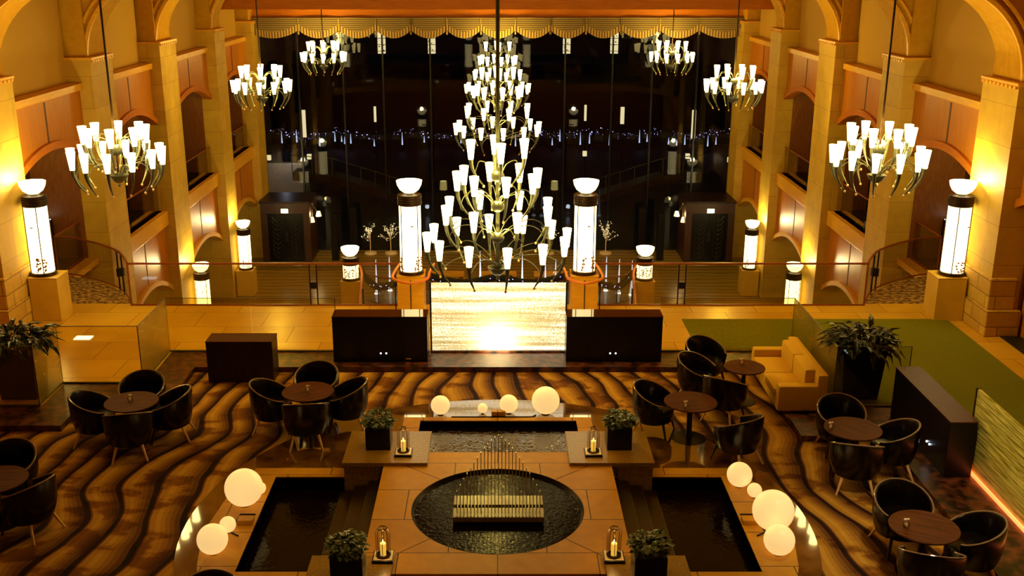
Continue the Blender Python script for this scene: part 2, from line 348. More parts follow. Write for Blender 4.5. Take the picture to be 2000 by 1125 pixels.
# raised marble kerb and upper stone floor share one outline (the edge of the sunken lounge)
KIN = [(-12.5, 15.09), (-6.85, 15.09), (-6.85, 16.12), (-5.44, 16.12), (-5.44, 17.6), (5.40, 17.6), (5.40, 15.5), (4.66, 15.5), (4.66, 14.72), (5.92, 14.72), (5.92, -1)]
KOUT = [(-12.5, 15.9), (-7.47, 15.9), (-7.47, 16.87), (-6.08, 16.87), (-6.08, 18.44), (5.51, 18.44), (5.51, 15.88), (6.74, 15.88), (6.74, -1)]
o = slab('trim_kerb', KIN + list(reversed(KOUT)), [], -.05, .1, 'marble'); o['kind'] = 'structure'
EDGE = [(-7.76, 21.24), (-7.96, 21.6), (-8.36, 22.24), (-8.97, 22.82), (-9.74, 23.3), (-10.2, 23.42)]
UP = [(-13.5, 15.9)] + KOUT[1:] + [(13.5, -1), (13.5, 42.6), (9.85, 42.6), (9.85, 25.0), (10.2, 25.0), (10.2, 23.42)] + [(-x, y) for x, y in reversed(EDGE[:-1])] + \
     EDGE[:-1] + [(-10.2, 23.42), (-10.2, 25.0), (-9.85, 25.0), (-9.85, 42.6), (-13.5, 42.6)]
o = slab('floor_upper', UP, [], -.3, .1, 'floorlime'); o['kind'] = 'structure'
o = slab('floor_green_carpet', [(3.75, 16.0 + 2.5), (5.56, 18.5), (5.56, 15.94), (6.8, 15.94), (6.8, 4), (9.14, 4), (9.14, 20.25), (3.75, 20.25)], [], .1, .112, 'green'); o['kind'] = 'structure'
for sx in (-1, 1):
    pts = [(sx * 7.78, 21.3)] + [(sx * -x, y - .03) for x, y in EDGE[1:]] + [(sx * 9.3, 21.3)]
    o = slab('floor_landing', pts, [], .1, .11, 'mottle'); o['kind'] = 'structure'
o = slab('floor_side_carpet', rect(9.75, 13.3, 8, 19.2), [], .1, .112, 'leafdk'); o['kind'] = 'structure'
b = new(); box(b, -14, 14, 19, 42.9, LOW - .2, LOW); struct('floor_ground', b, 'lowfloor')
# front fascia of the upper slab
b = new(); box(b, -7.7, 7.7, 21.25, 21.3, -.35, .08); struct('trim_slab_edge', b, 'woodlt')
b = new(); box(b, -13.5, 13.5, 21.3, 21.5, LOW, -.35)
struct('wall_under_gallery', b, 'wood')
# ---------------------------------------------------------------- fountain
COPE = [(-3.5, 13.81), (-3.70, 13.1), (-3.80, 12.0), (-3.66, 11.2), (-3.4, 10.4), (-1.7, 9.6), (1.7, 9.6), (3.4, 10.4), (3.66, 11.2), (3.80, 12.0), (3.74, 12.9), (3.5, 13.81),
        (1.55, 13.81), (1.5, 15.60), (-1.5, 15.60), (-1.55, 13.81)]
LP = rect(-3.17, -1.62, 11.08, 13.54); RP = rect(1.64, 3.19, 11.08, 13.54); BP = rect(-1.24, 1.26, 13.9, 15.47)
o = slab('floor_marble_ring', circle(*FC, 4.08), [COPE], -.12, .012, 'marblelt')
o['kind'] = 'structure'
tag(slab('fountain_coping', COPE, [LP, RP, BP], -.3, .015, 'stone'), 'orange stone coping framing the three black pools', 'fountain')
for n, P, lab in (('left', LP, 'dark water in the square pool beside the big left globes'), ('right', RP, 'dark water in the square pool beside the right globes'), ('back', BP, 'water in the shallow pool behind the glass fins reflecting bright wall')):
    xs = [p[0] for p in P]; ys = [p[1] for p in P]
    r = thing('pool', lab, 'pool', (0, 0, 0), 0)
    b = new(); x0, x1, y0, y1 = min(xs), max(xs), min(ys), max(ys); w = .03
    box(b, x0 - w, x1 + w, y0 - w, y1 + w, -.62, -.58)
    for q in ((x0 - w, x0, y0 - w, y1 + w), (x1, x1 + w, y0 - w, y1 + w), (x0, x1, y0 - w, y0), (x0, x1, y1, y1 + w)): box(b, *q, -.6, .0)
    obj('basin', b, 'poolstone', r)
    b = new(); wz = -.2 if n != 'back' else -.1; box(b, x0, x1, y0, y1, -.5, wz); obj('water', b, 'ripple' if n == 'back' else 'water', r)
    if n != 'back':
        sg = 1 if n == 'left' else -1; xe = x1 if n == 'left' else x0
        for k in range(3):
            b = new(); a0, a1 = xe, xe - sg * (.62 - .2 * k); box(b, min(a0, a1), max(a0, a1), y0, y1 - .05, -.5, -.17 + .075 * k, .01); obj('step', b, 'poolstone', r)
pl = thing('fountain_platform', 'raised orange granite platform around the round pool', 'fountain', (0, 0, 0))
def plat():
    o = slab('slab', [(-1.3, 13.52), (-1.62, 13.52), (-1.62, 10.74), (1.62, 10.74), (1.62, 13.52), (1.3, 13.52), (1.3, 13.95), (-1.3, 13.95)], [circle(0, 12.29, 1.13)], -.05, .2, 'stone')
    o.parent = pl
    b = new(); box(b, -1.60, 1.60, 10.76, 13.88, -.3, -.05); obj('base', b, 'stone', pl)
    # inlaid diagonal joints
    for a, c in (((-1.28, 13.5), (-.8, 13.1)), ((1.28, 13.5), (.8, 13.1)), ((-1.3, 11.1), (-.84, 11.53)), ((1.3, 11.1), (.84, 11.53))):
        A, C = Vector((*a, .2)), Vector((*c, .2)); t = (C - A).normalized().cross(Vector((0, 0, 1))) * .006
        b = new(); extrude_poly(b, [A - t, C - t, C + t, A + t], (0, 0, .0015)); obj('joint', b, 'groove', pl)

plat()
rp = thing('round_pool', 'round pool of dark water sunk in the granite platform', 'pool', (0, 12.29, 0))
b = new(); lathe(b, [(0, .0), (1.13, .0), (1.13, .155), (0, .16)], 96); obj('water', b, 'stillwater', rp, True)
b = new(); lathe(b, [(1.09, .10), (1.128, .10), (1.128, .198), (1.12, .201), (1.09, .155)], 96, cap=False); obj('rim', b, 'black', rp, True)
# glass fin sculpture
sc = thing('fin_sculpture', 'sculpture of thin upright glass fins on a pale slatted base', 'sculpture', (0.01, 12.25, .155))
for (y0, y1) in ((-.31, -.06), (.02, .27)):
    b = new(); box(b, -.585, .585, y0, y1, .04, .11, .006); obj('base_block', b, 'finbase', sc)
b = new(); box(b, -.56, .56, -.28, .25, 0, .04); obj('plinth', b, 'black', sc)
for i in range(25):
    u = (i - 12) / 12; x = u * .53; h = 1.24 - .78 * abs(u) ** 1.35
    b = new(); box(b, x - .005, x + .005, -.24, -.205, .11, h - .02); box(b, x - .005, x + .005, -.30, .24, .108, .125); obj('fin', b, 'steel', sc)
# granite corner blocks
def cblock(name, lab, pts, under, z=.25):
    r = thing(name, lab, 'block', (0, 0, 0), 0)
    o = slab('top_slab', pts, [], z - .06, z, 'granite'); o.parent = r
    b = new(); box(b, *under, -.28, z - .06); obj('body', b, 'granite', r)
cblock('granite_block', 'granite corner block at far left of platform under planter', rect(-2.21, -1.0, 13.5, 14.56), (-2.19, -1.7, 13.53, 14.5))
cblock('granite_block', 'granite corner block at far right of platform under planter', rect(1.02, 2.23, 13.5, 14.56), (1.72, 2.21, 13.53, 14.5))
cblock('granite_block', 'granite corner block at near left of platform under planter', rect(-2.22, -1.24, 9.9, 11.06), (-2.2, -1.62, 9.9, 11.02))
cblock('granite_block', 'granite corner block at near right of platform under planter', rect(1.27, 2.24, 9.9, 11.06), (1.64, 2.22, 9.9, 11.02))
# ---------------------------------------------------------------- globes
def globe(x, y, r, lab, z=.015):
    g = thing('globe_lamp', lab, 'lamp', (x, y, z), 0, 'glowing globe lamps round the fountain')
    b = new(); sphere(b, (0, 0, r * .985 + .01), r, 40, 24); obj('globe', b, 'globe', g, True)
    b = new(); lathe(b, [(r * .28, 0), (r * .3, .012), (r * .22, .03)], 20); obj('base', b, 'black', g, True)
for q in [(-3.42, 12.72, .255, 'largest glowing globe left of the left pool'), (-3.28, 13.02, .085, 'tiny globe tucked behind the largest left globe'), (-3.47, 12.00, .105, 'small globe between the two big left ones'),
          (-3.53, 11.50, .19, 'medium globe nearest the viewer on left coping'), (3.38, 13.25, .175, 'medium globe at the far corner of right coping'), (3.52, 12.93, .1, 'small globe on right coping behind the largest'),
          (3.55, 12.08, .265, 'largest glowing globe right of the right pool'), (3.48, 11.48, .19, 'medium globe nearest the viewer on right coping'),
          (-.93, 15.72, .155, 'medium globe at left behind the back pool'), (-.245, 15.76, .08, 'tiny globe in the middle behind the back pool'), (.18, 15.78, .15, 'medium globe right of the tiny one behind back pool'), (.78, 15.75, .225, 'biggest globe behind the back pool, rightmost')]: globe(*q)
# dark cable-like channel and little boxes on the coping
for sx in (-1, 1):
    b = new(); tube(b, [(sx * 3.32, 11.9, .022), (sx * 3.45, 12.0, .022), (sx * 3.42, 12.45, .022), (sx * 3.22, 12.45, .022)], .012, 6)
    tag(obj('cable', b, 'black'), 'dark cable linking the globes on the %s coping' % ('left' if sx < 0 else 'right'), 'cable')
    b = new(); box(b, sx * 3.3 - .1, sx * 3.3 + .1, 12.18, 12.32, .015, .08, .008)
    tag(obj('junction_box', b, 'stone'), 'small stone coloured box among the globes on %s coping' % ('left' if sx < 0 else 'right'), 'box')
b = new(); tube(b, [(-.75, 15.6, .022), (.55, 15.6, .022), (.62, 15.68, .022)], .01, 6); tag(obj('cable', b, 'black'), 'dark cable behind the back pool', 'cable')
b = new(); box(b, -.1, .13, 15.62, 15.72, .015, .1, .008); tag(obj('junction_box', b, 'stone'), 'small stone coloured box behind the back pool', 'box')
# ---------------------------------------------------------------- planters
def leaves(bm, n, R, z0, H, L, droop=.3, w=.45, seed=1):
    rnd = random.Random(seed)
    for i in range(n):
        a = rnd.uniform(0, 2 * pi); rr = R * sqrt(rnd.random()); z = z0 + H * rnd.random() * (1.1 - .5 * rr / R)
        c = Vector((rr * cos(a), rr * sin(a), z)); d = Vector((cos(a) + rnd.uniform(-.7, .7), sin(a) + rnd.uniform(-.7, .7), rnd.uniform(-.3, 1.0))).normalized()
        s = d.cross(Vector((rnd.uniform(-.4, .4), rnd.uniform(-.4, .4), 1))).normalized(); l = L * rnd.uniform(.6, 1.2); up = s.cross(d)
        P = [c, c + d * l * .35 + s * l * w * .5 + up * .01, c + d * l * .75 + s * l * w * .38 - up * l * droop * .3, c + d * l - up * l * droop, c + d * l * .75 - s * l * w * .38 - up * l * droop * .3, c + d * l * .35 - s * l * w * .5 + up * .01]
        v = [bm.verts.new(p) for p in P]; m = bm.verts.new(c + d * l * .55 - up * l * .05)
        for k in range(6): bm.faces.new((v[k], v[(k + 1) % 6], m))
def planter(x, y, z, lab, seed, s=.18, h=.34):
    g = thing('potted_plant', lab, 'plant', (x, y, z), 0, 'small square planters at the fountain corners')
    b = new(); box(b, -s, s, -s, s, 0, h, .008); obj('planter_box', b, 'black', g)
    b = new(); leaves(b, 190, s * 1.1, h, .2, .085, seed=seed, w=.8); o = obj('foliage', b, 'leaf', g)
    b = new()
    for k in range(14):
        a = k * 2.4; tube(b, [(cos(a) * .05, sin(a) * .05, h - .02), (cos(a) * .12, sin(a) * .12, h + .14)], .004, 5)
    obj('stem', b, 'leafdk', g)
planter(-1.74, 14.08, .25, 'leafy black planter left of the back pool', 1); planter(1.77, 14.08, .25, 'leafy black planter right of the back pool', 2)
planter(-1.72, 10.62, .25, 'leafy black planter at near left corner of fountain', 3, .185); planter(1.74, 10.62, .25, 'leafy black planter at near right corner of fountain', 4, .185)
def bigplant(x, y, z, lab, seed):
    g = thing('potted_plant', lab, 'plant', (x, y, z))
    b = new(); P = [(.29, 0), (.36, .92), (.33, .92), (.30, .86)]
    rings = []
    for (r, zz) in P: rings.append([b.verts.new((sx * r, sy * r * .8, zz)) for sx, sy in ((-1, -1), (1, -1), (1, 1), (-1, 1))])
    for A, B in zip(rings, rings[1:]):
        for k in range(4): b.faces.new((A[k], A[(k + 1) % 4], B[(k + 1) % 4], B[k]))
    b.faces.new(rings[0]); b.faces.new(rings[-1]); obj('tall_planter', b, 'black', g)
    b = new(); leaves(b, 260, .42, .86, .34, .26, .7, .34, seed)
    obj('foliage', b, 'leafdk', g)
bigplant(6.0, 16.32, .1, 'tall dark planter with arching leaves behind the sofa glass', 11)
bigplant(-7.95, 16.35, .1, 'tall dark planter with spiky leaves at far left glass', 12)
# ---------------------------------------------------------------- candle lanterns
def lantern(x, y, z, lab):
    g = thing('candle_lantern', lab, 'lantern', (x, y, z), 0, 'caged candle lanterns')
    b = new(); box(b, -.125, .125, -.125, .125, 0, .035, .005); obj('tray', b, 'black', g)
    b = new(); box(b, -.11, .11, -.11, .11, .035, .04, .002); obj('inlay', b, 'white', g)
    b = new(); lathe(b, [(.085, .04), (.09, .055), (.075, .065), (.07, .045)], 24); obj('holder_ring', b, 'bronze', g, True)
    b = new()
    for k in range(8):
        a = k * pi / 4; tube(b, [(cos(a) * .082, sin(a) * .082, .05), (cos(a) * .082, sin(a) * .082, .34), (cos(a) * .065, sin(a) * .065, .39), (cos(a) * .045, sin(a) * .045, .40)], .0045, 6)
    obj('cage', b, 'bronze', g, True)
    b = new(); lathe(b, [(.05, .395), (.055, .40), (.05, .41), (.04, .405)], 20, cap=False); obj('top_ring', b, 'bronze', g, True)
    b = new(); lathe(b, [(0.0, .04), (.034, .04), (.034, .20), (.028, .207), (0, .195)], 20); c = obj('candle', b, 'wax', g, True)
    b = new(); lathe(b, [(0, 0), (.008, .012), (.006, .03), (0, .05)], 10, (0, 0, .205)); obj('flame', b, 'flame', c, True)
    lamp('candle_light', 'POINT', (0, 0, .3), 2.2, (1, .55, .15), .02, parent=g)
lantern(-1.36, 13.80, .25, 'lit candle lantern beside the far left planter'); lantern(1.38, 13.80, .25, 'lit candle lantern beside the far right planter')
lantern(-1.36, 11.0, .25, 'lit candle lantern beside the near left planter'); lantern(1.38, 11.0, .25, 'lit candle lantern beside the near right planter')
# ---------------------------------------------------------------- tub chairs and round tables
def make_chair(name, loc, rz, lab, grp):
    g = thing(name, lab, 'chair', loc, rz, grp)
    TM = radians(128); N = 40; RX, RY = .37, .35
    def pt(t, rf, z): a = t * TM; return Vector((sin(a) * RX * rf, -cos(a) * RY * rf, z))
    def top(t): return .57 + .22 * (cos(min(1, abs(t) * 1.02) * pi / 2) ** 1.2)
    b = new(); rows = []
    for i in range(N + 1):
        t = -1 + 2 * i / N; zt = top(t)
        cols = [pt(t, .80, .24), pt(t, .90, .34), pt(t, .97, .46), pt(t, 1.0, zt - .03), pt(t, .98, zt), pt(t, .88, zt), pt(t, .85, zt - .03)]
        pl_ = 1 + .012 * sin(i * 2.2)
        cols += [pt(t, .82 * pl_, .52 + (zt - .57) * .4), pt(t, .79, .40), pt(t, .70, .24)]
        rows.append([b.verts.new(p) for p in cols])
    n = len(rows[0])
    for A, B in zip(rows, rows[1:]):
        for k in range(n): b.faces.new((A[k], A[(k + 1) % n], B[(k + 1) % n], B[k]))
    b.faces.new(rows[0]); b.faces.new(list(reversed(rows[-1]))); obj('tub_back', b, 'leather', g, True)
    b = new(); ring = []
    for (f, z) in ((.74, .24), (.8, .27), (.82, .40), (.78, .445), (.5, .46)):
        ring.append([b.verts.new((sin(2 * pi * i / 32) * RX * f, -cos(2 * pi * i / 32) * RY * f * (1.06 if cos(2 * pi * i / 32) < 0 else 1), z)) for i in range(32)])
    for A, B in zip(ring, ring[1:]):
        for k in range(32): b.faces.new((A[k], A[(k + 1) % 32], B[(k + 1) % 32], B[k]))
    b.faces.new(ring[0]); b.faces.new(list(reversed(ring[-1]))); obj('seat', b, 'leather', g, True)
    b = new(); tube(b, [pt(-1 + 2 * i / N, .95, top(-1 + 2 * i / N) + .004) for i in range(N + 1)], .011, 6)
    obj('piping', b, 'piping', g, True)
    for sx in (-1, 1):
        b = new(); tube(b, [(sx * .17, -.18, .26), (sx * .25, -.30, 0)], [.024, .013], 8); o = obj('leg', b, 'tanwood', g, True); o['label'] = 'pale tan rear leg'
        b = new(); tube(b, [(sx * .20, .20, .26), (sx * .25, .27, 0)], [.024, .014], 8); o = obj('leg', b, 'darkwood', g, True); o['label'] = 'dark front leg'
    return g
def make_table(loc, rz, lab):
    g = thing('round_table', lab, 'table', loc, rz, 'round lounge tables')
    b = new(); lathe(b, [(0, .595), (.375, .595), (.40, .603), (.405, .615), (.40, .625), (0, .625)], 48); obj('table_top', b, 'tabletop', g, True)
    b = new(); lathe(b, [(.05, .02), (.045, .05), (.042, .56), (.12, .595)], 16); obj('column', b, 'black', g, True)
    b = new(); lathe(b, [(0, 0), (.27, 0), (.27, .012), (.06, .028), (0, .028)], 32); obj('foot', b, 'black', g, True)
    return g
def make_cup(loc, lab):
    g = thing('glass_candle_holder', lab, 'candle holder', loc, 0, 'little glass candle holders')
    b = new(); lathe(b, [(.0, 0), (.03, .0), (.042, .03), (.036, .06), (.033, .06), (.038, .03), (.026, .006), (0, .006)], 16, cap=False); obj('cup', b, 'cup', g, True)
    b = new(); sphere(b, (0, 0, .025), .022, 10, 6); sphere(b, (-.012, .01, .085), .02, 8, 6); sphere(b, (.018, 0, .095), .016, 8, 6); tube(b, [(0, 0, .03), (0, 0, .09)], .005, 6); obj('flower', b, 'white', g, True)
    return g
F_ = 2050.; PIT = radians(17.1)
def flr(px, py, z):     # point of the plane at height z seen at a place of the photograph
    a = PIT + math.atan((py - 562.5) / F_); Y = (7.0 - z) / math.tan(a); d = Y * cos(PIT) + (7.0 - z) * sin(PIT); return (px - 972) * d / F_, Y
TAB = {'A': (-5.6, 14.83, 'round table by the left glass walls'), 'B': (-2.97, 15.23, 'round table in front of the left black cabinet'), 'C': (2.95, 14.83, 'round table standing alone right of the back pool, foot visible'),
       'D': (4.1, 16.28, 'round table in front of the gold sofa'), 'E': (5.12, 13.86, 'round table below the tall planter at right'), 'F': (5.07, 11.09, 'round table nearest the viewer at right'), 'G': (-6.52, 12.28, 'round table cut by the left edge')}
t0 = None; c0 = None
for k, (x, y, lab) in TAB.items():
    if t0 is None: t0 = make_table((x, y, 0), radians(20), lab)
    else: dup(t0, (x, y, 0), radians({'C': 10, 'D': 110}.get(k, 30 * (ord(k) - 65))), lab, scale=(.84, .84, 1) if k == 'D' else None)
for k, (px, py, w) in {'A': (254, 780, 'by the left glass walls'), 'B': (601, 762, 'in front of the left cabinet'), 'C': (1339, 793, 'standing alone by the back pool'), 'D': (1449, 709, 'by the gold sofa'), 'E': (1622, 834, 'below the tall planter'), 'F': (1770, 1025, 'nearest at right')}.items():
    x, y = flr(px, py, .65); tx, ty, _ = TAB[k]; dx, dy = x - tx, y - ty; d = sqrt(dx * dx + dy * dy); f = min(1, .33 / d) if d > 0 else 1
    lb = 'small glass candle holder on the table ' + w
    if c0 is None: c0 = make_cup((tx + dx * f, ty + dy * f, .626), lb)
    else: dup(c0, (tx + dx * f, ty + dy * f, .626), 0, lb)
CH = [('A', 280, 731, None, 'black tub chair behind the table by left glass'), ('A', 140, 772, None, 'black tub chair left of the table by left glass'), ('A', 374, 760, None, 'black tub chair right of the table by left glass'), ('A', 243, 810, None, 'black tub chair seen from behind at table by left glass'),
      ('B', 622, 712, None, 'black tub chair behind the table before left cabinet'), ('B', 497, 748, None, 'black tub chair left of the table before left cabinet'), ('B', 720, 744, None, 'black tub chair right of the table before left cabinet'), ('B', 593, 793, None, 'black tub chair seen from behind at table before left cabinet'),
      ('C', 1243, 748, None, 'black tub chair left of the lone table by back pool'), ('C', 1482, 822, None, 'black tub chair turned away at right of the lone table'),
      ('D', 1352, 656, None, 'black tub chair rearmost beside the right cabinet'), ('D', 1325, 690, -.35, 'black tub chair just before the rearmost one by right cabinet'), ('D', 1400, 742, None, 'black tub chair turned towards the sofa table, back to viewer'),
      ('E', 1638, 776, None, 'black tub chair behind the table below tall planter'), ('E', 1776, 828, None, 'black tub chair right of the table below tall planter'), ('E', 1682, 874, None, 'black tub chair seen from behind at table below tall planter'),
      ('F', 1752, 944, None, 'black tub chair behind the nearest right table'), ('F', 1950, 1016, None, 'black tub chair right of the nearest right table'), ('F', 1832, 1092, None, 'black tub chair at bottom edge in front of nearest right table'),
      ('G', 12, 880, None, 'black tub chair cut by left edge, farther one'), ('G', 80, 940, None, 'black tub chair at left edge with pale leg'), (None, 420, 1112, pi, 'black tub chair whose curved back peeks at bottom edge')]
ch0 = None
for (k, px, py, ang, lab) in CH:
    bx, by = flr(px, py, .78)
    if k: tx, ty, _ = TAB[k]; rz = atan2(ty - by, tx - bx) - pi / 2 + (ang or 0)
    else: rz = ang
    cx, cy = bx - sin(rz) * .36, by + cos(rz) * .36
    if k:
        d = sqrt((cx - tx) ** 2 + (cy - ty) ** 2)
        if d < .56: s = .56 / max(d, .01); cx, cy = tx + (cx - tx) * s, ty + (cy - ty) * s
    if ch0 is None: ch0 = make_chair('tub_chair', (cx, cy, 0), rz, lab, 'black leather tub chairs')
    else: dup(ch0, (cx, cy, 0), rz, lab)
# ---------------------------------------------------------------- sofa (faces left)
sf = thing('sofa', 'gold fabric two seat sofa against the right glass wall', 'sofa', (4.54, 15.72, 0))
b = new(); box(b, .02, .76, .02, 1.88, .06, .24, .02); obj('frame', b, 'sofa', sf, True)
for k in (0, 1):
    b = new(); box(b, -.02, .56, .2 + k * .745, .94 + k * .745, .24, .38, .04); obj('seat_cushion', b, 'sofa', sf, True)
    b = new(); box(b, .46, .66, .2 + k * .745, .94 + k * .745, .36, .71, .06); obj('back_cushion', b, 'sofa', sf, True)
b = new(); box(b, .62, .80, .0, 1.9, .06, .69, .05); obj('backrest', b, 'sofa', sf, True)
for k in (0, 1):
    b = new(); box(b, .0, .72, k * 1.71, k * 1.71 + .19, .06, .50, .045); obj('arm', b, 'sofa', sf, True)
for x in (.06, .72):
    for y in (.06, 1.82): b = new(); box(b, x - .025, x + .025, y - .025, y + .025, 0, .07); obj('leg', b, 'darkwood', sf)
# ---------------------------------------------------------------- cabinets
def cabinet(x0, x1, y0, y1, z0, z1, lab, mat, dots=None, lbl=False, groove=0, topmat=None):
    g = thing('cabinet', lab, 'cabinet', (0, 0, 0))
    b = new(); box(b, x0, x1, y0, y1, z0, z1 - .02, .004); obj('body', b, mat, g)
    b = new(); box(b, x0 - .005, x1 + .005, y0 - .005, y1 + .005, z1 - .02, z1, .003); obj('top_panel', b, topmat or mat, g)
    if dots:
        for dx in (-.05, .05):
            b = new(); sphere(b, (dots[0] + (dx if dots[3] else 0), dots[1] + (0 if dots[3] else dx), dots[2]), .016, 10, 6); o = obj('indicator_light', b, 'led', g, True)
    if lbl: b = new(); box(b, x1 - .40, x1 - .30, y0 - .004, y0, z0 + .05, z0 + .075); obj('label_plate', b, 'label', g)
cabinet(-2.98, -1.27, 17.85, 18.27, .1, .97, 'long black cabinet left of the bright water wall', 'black', (-2.07, 17.846, .27, True), True, topmat='glosswood')
cabinet(1.24, 2.97, 17.85, 18.27, .1, .97, 'long black cabinet right of the bright water wall', 'black', (2.09, 17.846, .27, True), topmat='glosswood')
cabinet(-5.07, -3.92, 17.12, 17.56, 0, .76, 'brown wooden cabinet on the carpet at left', 'darkwood', topmat='browntop')
cabinet(6.28, 6.66, 13.35, 15.45, .1, .95, 'dark cabinet with brown top by the green carpet', 'black', (6.27, 13.95, .35, False), topmat='browntop')
# ---------------------------------------------------------------- glass and water walls round the lounge
def gpanel(r, p, q, z0, z1, mat, name='glass_panel', th=.02):
    P, Q = Vector((*p, 0)), Vector((*q, 0)); t = (Q - P).normalized(); n = Vector((-t.y, t.x, 0)) * th / 2
    b = new(); extrude_poly(b, [P - n + Vector((0, 0, z0)), Q - n + Vector((0, 0, z0)), Q + n + Vector((0, 0, z0)), P + n + Vector((0, 0, z0))], (0, 0, z1 - z0)); obj(name, b, mat, r)
def glasswall(lab, pts, mats, z1=1.14, cuts=1):
    r = thing('glass_water_wall', lab, 'glass wall', (0, 0, 0))
    for i in range(len(pts) - 1):
        P, Q = Vector(pts[i]), Vector(pts[i + 1]); L = (Q - P).length; n = max(1, round(L / 1.45)) if cuts else 1
        for k in range(n):
            a, c = P.lerp(Q, (k + .004) / n), P.lerp(Q, (k + .996) / n); gpanel(r, a, c, .1, z1, mats[i])
        b = new(); tube(b, [(P.x, P.y, z1 + .004), (Q.x, Q.y, z1 + .004)], .006, 6); o = obj('top_edge', b, 'chmetal', r)
        b = new(); tube(b, [(P.x, P.y, .115), (Q.x, Q.y, .115)], .016, 4); obj('bottom_channel', b, 'chmetal', r)
        b = new(); tube(b, [(Q.x, Q.y, .1), (Q.x, Q.y, z1)], .007, 6); obj('corner_edge', b, 'bronze', r)
glasswall('stepped rippled glass wall at left with planter behind', [(-9.2, 15.86), (-7.5, 15.86), (-7.5, 16.83), (-6.12, 16.83), (-6.12, 18.4), (-3.0, 18.4)], ['waterglass', 'waterglass2', 'waterglass', 'waterglass2', 'waterglass'])
glasswall('stepped rippled glass wall behind the gold sofa', [(3.0, 18.4), (5.47, 18.4), (5.47, 15.84), (6.66, 15.84)], ['waterglass', 'waterglass2', 'glass'])
ww = thing('water_wall', 'bright backlit ridged glass water wall at centre', 'water wall', (0, 18.42, .1))
b = new(); box(b, -1.22, 1.25, -.02, .02, 0, 1.33); obj('glass_sheet', b, 'waterwall', ww)
for x in (-1.235, 1.265): b = new(); box(b, x - .015, x + .015, -.03, .03, 0, 1.35); obj('edge_post', b, 'black', ww)
b = new(); box(b, -1.25, 1.28, -.08, .08, -.0, .03); obj('trough', b, 'marble', ww)
lamp('water_wall_strip_light', 'AREA', (0, -.28, .12), 14, (1, .82, .5), .5, rot=(radians(115), 0, 0), parent=ww)
w2 = thing('water_wall', 'streaked water wall with red lights at its foot, right edge', 'water wall', (0, 0, 0))
b = new(); box(b, 6.72, 6.76, 5.0, 13.62, .1, 1.33); obj('glass_sheet', b, 'waterwall2', w2)
b = new(); box(b, 6.71, 6.77, 13.62, 13.65, .1, 1.34); obj('edge_post', b, 'bronze', w2)
b = new(); box(b, 6.69, 6.715, 5.0, 13.6, .1, .15); o = obj('light_strip', b, 'redled', w2)
for yy in (11.8,): lamp('added_wall_spot', 'SPOT', (4.9, yy - 1.0, 4.8), 420, (1, .85, .5), .2, rot=(0, radians(-24), 0), spot=100, parent=w2)  # unseen spot added to brighten the streaked wall
# glowing plate added for the pale reflected spot in the left glass
x, y = flr(163, 660, .1); b = new(); box(b, -.16, .16, -.1, .1, 0, .012, .004); o = obj('glint_plate', b, 'whitelt', None, True, (x, y, .1)); tag(o, 'cool white glowing plate added for the glint in left glass', 'light')
# ---------------------------------------------------------------- column lamps and pedestals
def lampcol(loc, lab, H=1.62, seed=0, energy=26, R=.23, rz=0):
    g = thing('column_lamp', lab, 'lamp', loc, rz, 'tall glowing column lamps')
    b = new(); lathe(b, [(R + .02, 0), (R + .03, .02), (R + .02, .07), (R - .01, .075)], 32); obj('base_ring', b, 'bronze', g, True)
    b = new(); lathe(b, [(R - .012, .07), (R - .012, H)], 40); o = obj('lit_cylinder', b, 'tube', g, True)
    for k in range(4):
        a = pi / 4 + k * pi / 2 if R > .19 else k * pi / 2
        bb = new(); tube(bb, [(cos(a) * R, sin(a) * R, .06), (cos(a) * R, sin(a) * R, H)], .010, 5); obj('seam', bb, 'bronze', o)
    rnd = random.Random(seed); bb = new()
    def P(u, z, e=.004): return Vector((cos(u) * (R + e), sin(u) * (R + e), z))
    for s in range(5):
        u = -pi / 2 + rnd.uniform(-1.3, 1.3); z = .08; pts = [P(u, z)]
        for k in range(4): u += rnd.uniform(-.18, .18); z += rnd.uniform(.03, .10); pts.append(P(u, z))
        tube(bb, pts, .006, 4)
        for q in pts[1:]: sphere(bb, q, .02, 6, 4, (1.3, 1.3, .8))
    for k in (-1, 1): sphere(bb, P(-pi / 2 + .25 + k * .06, H * .72), .022, 8, 5, (1, .3, .6))
    obj('drawn_branch', bb, 'paper', o)
    b = new(); prof = [(R, H)]
    for k in range(4): prof += [(R + .015, H + .01 + k * .05), (R + .015, H + .038 + k * .05), (R + .002, H + .042 + k * .05), (R + .002, H + .05 + k * .05)]
    prof += [(R + .01, H + .215), (.1, H + .225)]
    lathe(b, prof, 36); obj('ribbed_cap', b, 'bronze', g, True)
    b = new(); lathe(b, [(.09, H + .2), (.07, H + .24), (.1, H + .27)], 24); obj('neck', b, 'chmetal', g, True)
    b = new(); lathe(b, [(0, H + .24), (.11, H + .25), (.19, H + .31), (.24, H + .40), (.255, H + .47), (.258, H + .49), (.235, H + .49), (.225, H + .42), (.15, H + .32), (0, H + .28)], 36, cap=False); obj('bowl_shade', b, 'bowl', g, True)
    lamp('bowl_light', 'POINT', (0, 0, H + .55), energy * 1.9, (1, .80, .36), .1, parent=g)
    return g
def pedestal(x, y, z0, z1, w, lab, mat='limeplain', groove=False):
    g = thing('stone_pedestal' if not groove else 'wooden_pedestal', lab, 'pedestal', (x, y, z0))
    b = new(); box(b, -w, w, -w, w, 0, z1 - z0, .01); obj('block', b, mat, g)
    if groove: b = new(); box(b, -.012, .012, -w - .004, -w + .001, .02, z1 - z0 - .08); obj('groove', b, 'groove', g)
    b = new(); box(b, -w - .01, w + .01, -w - .01, w + .01, z1 - z0, z1 - z0 + .0005); obj('top_face', b, mat, g)
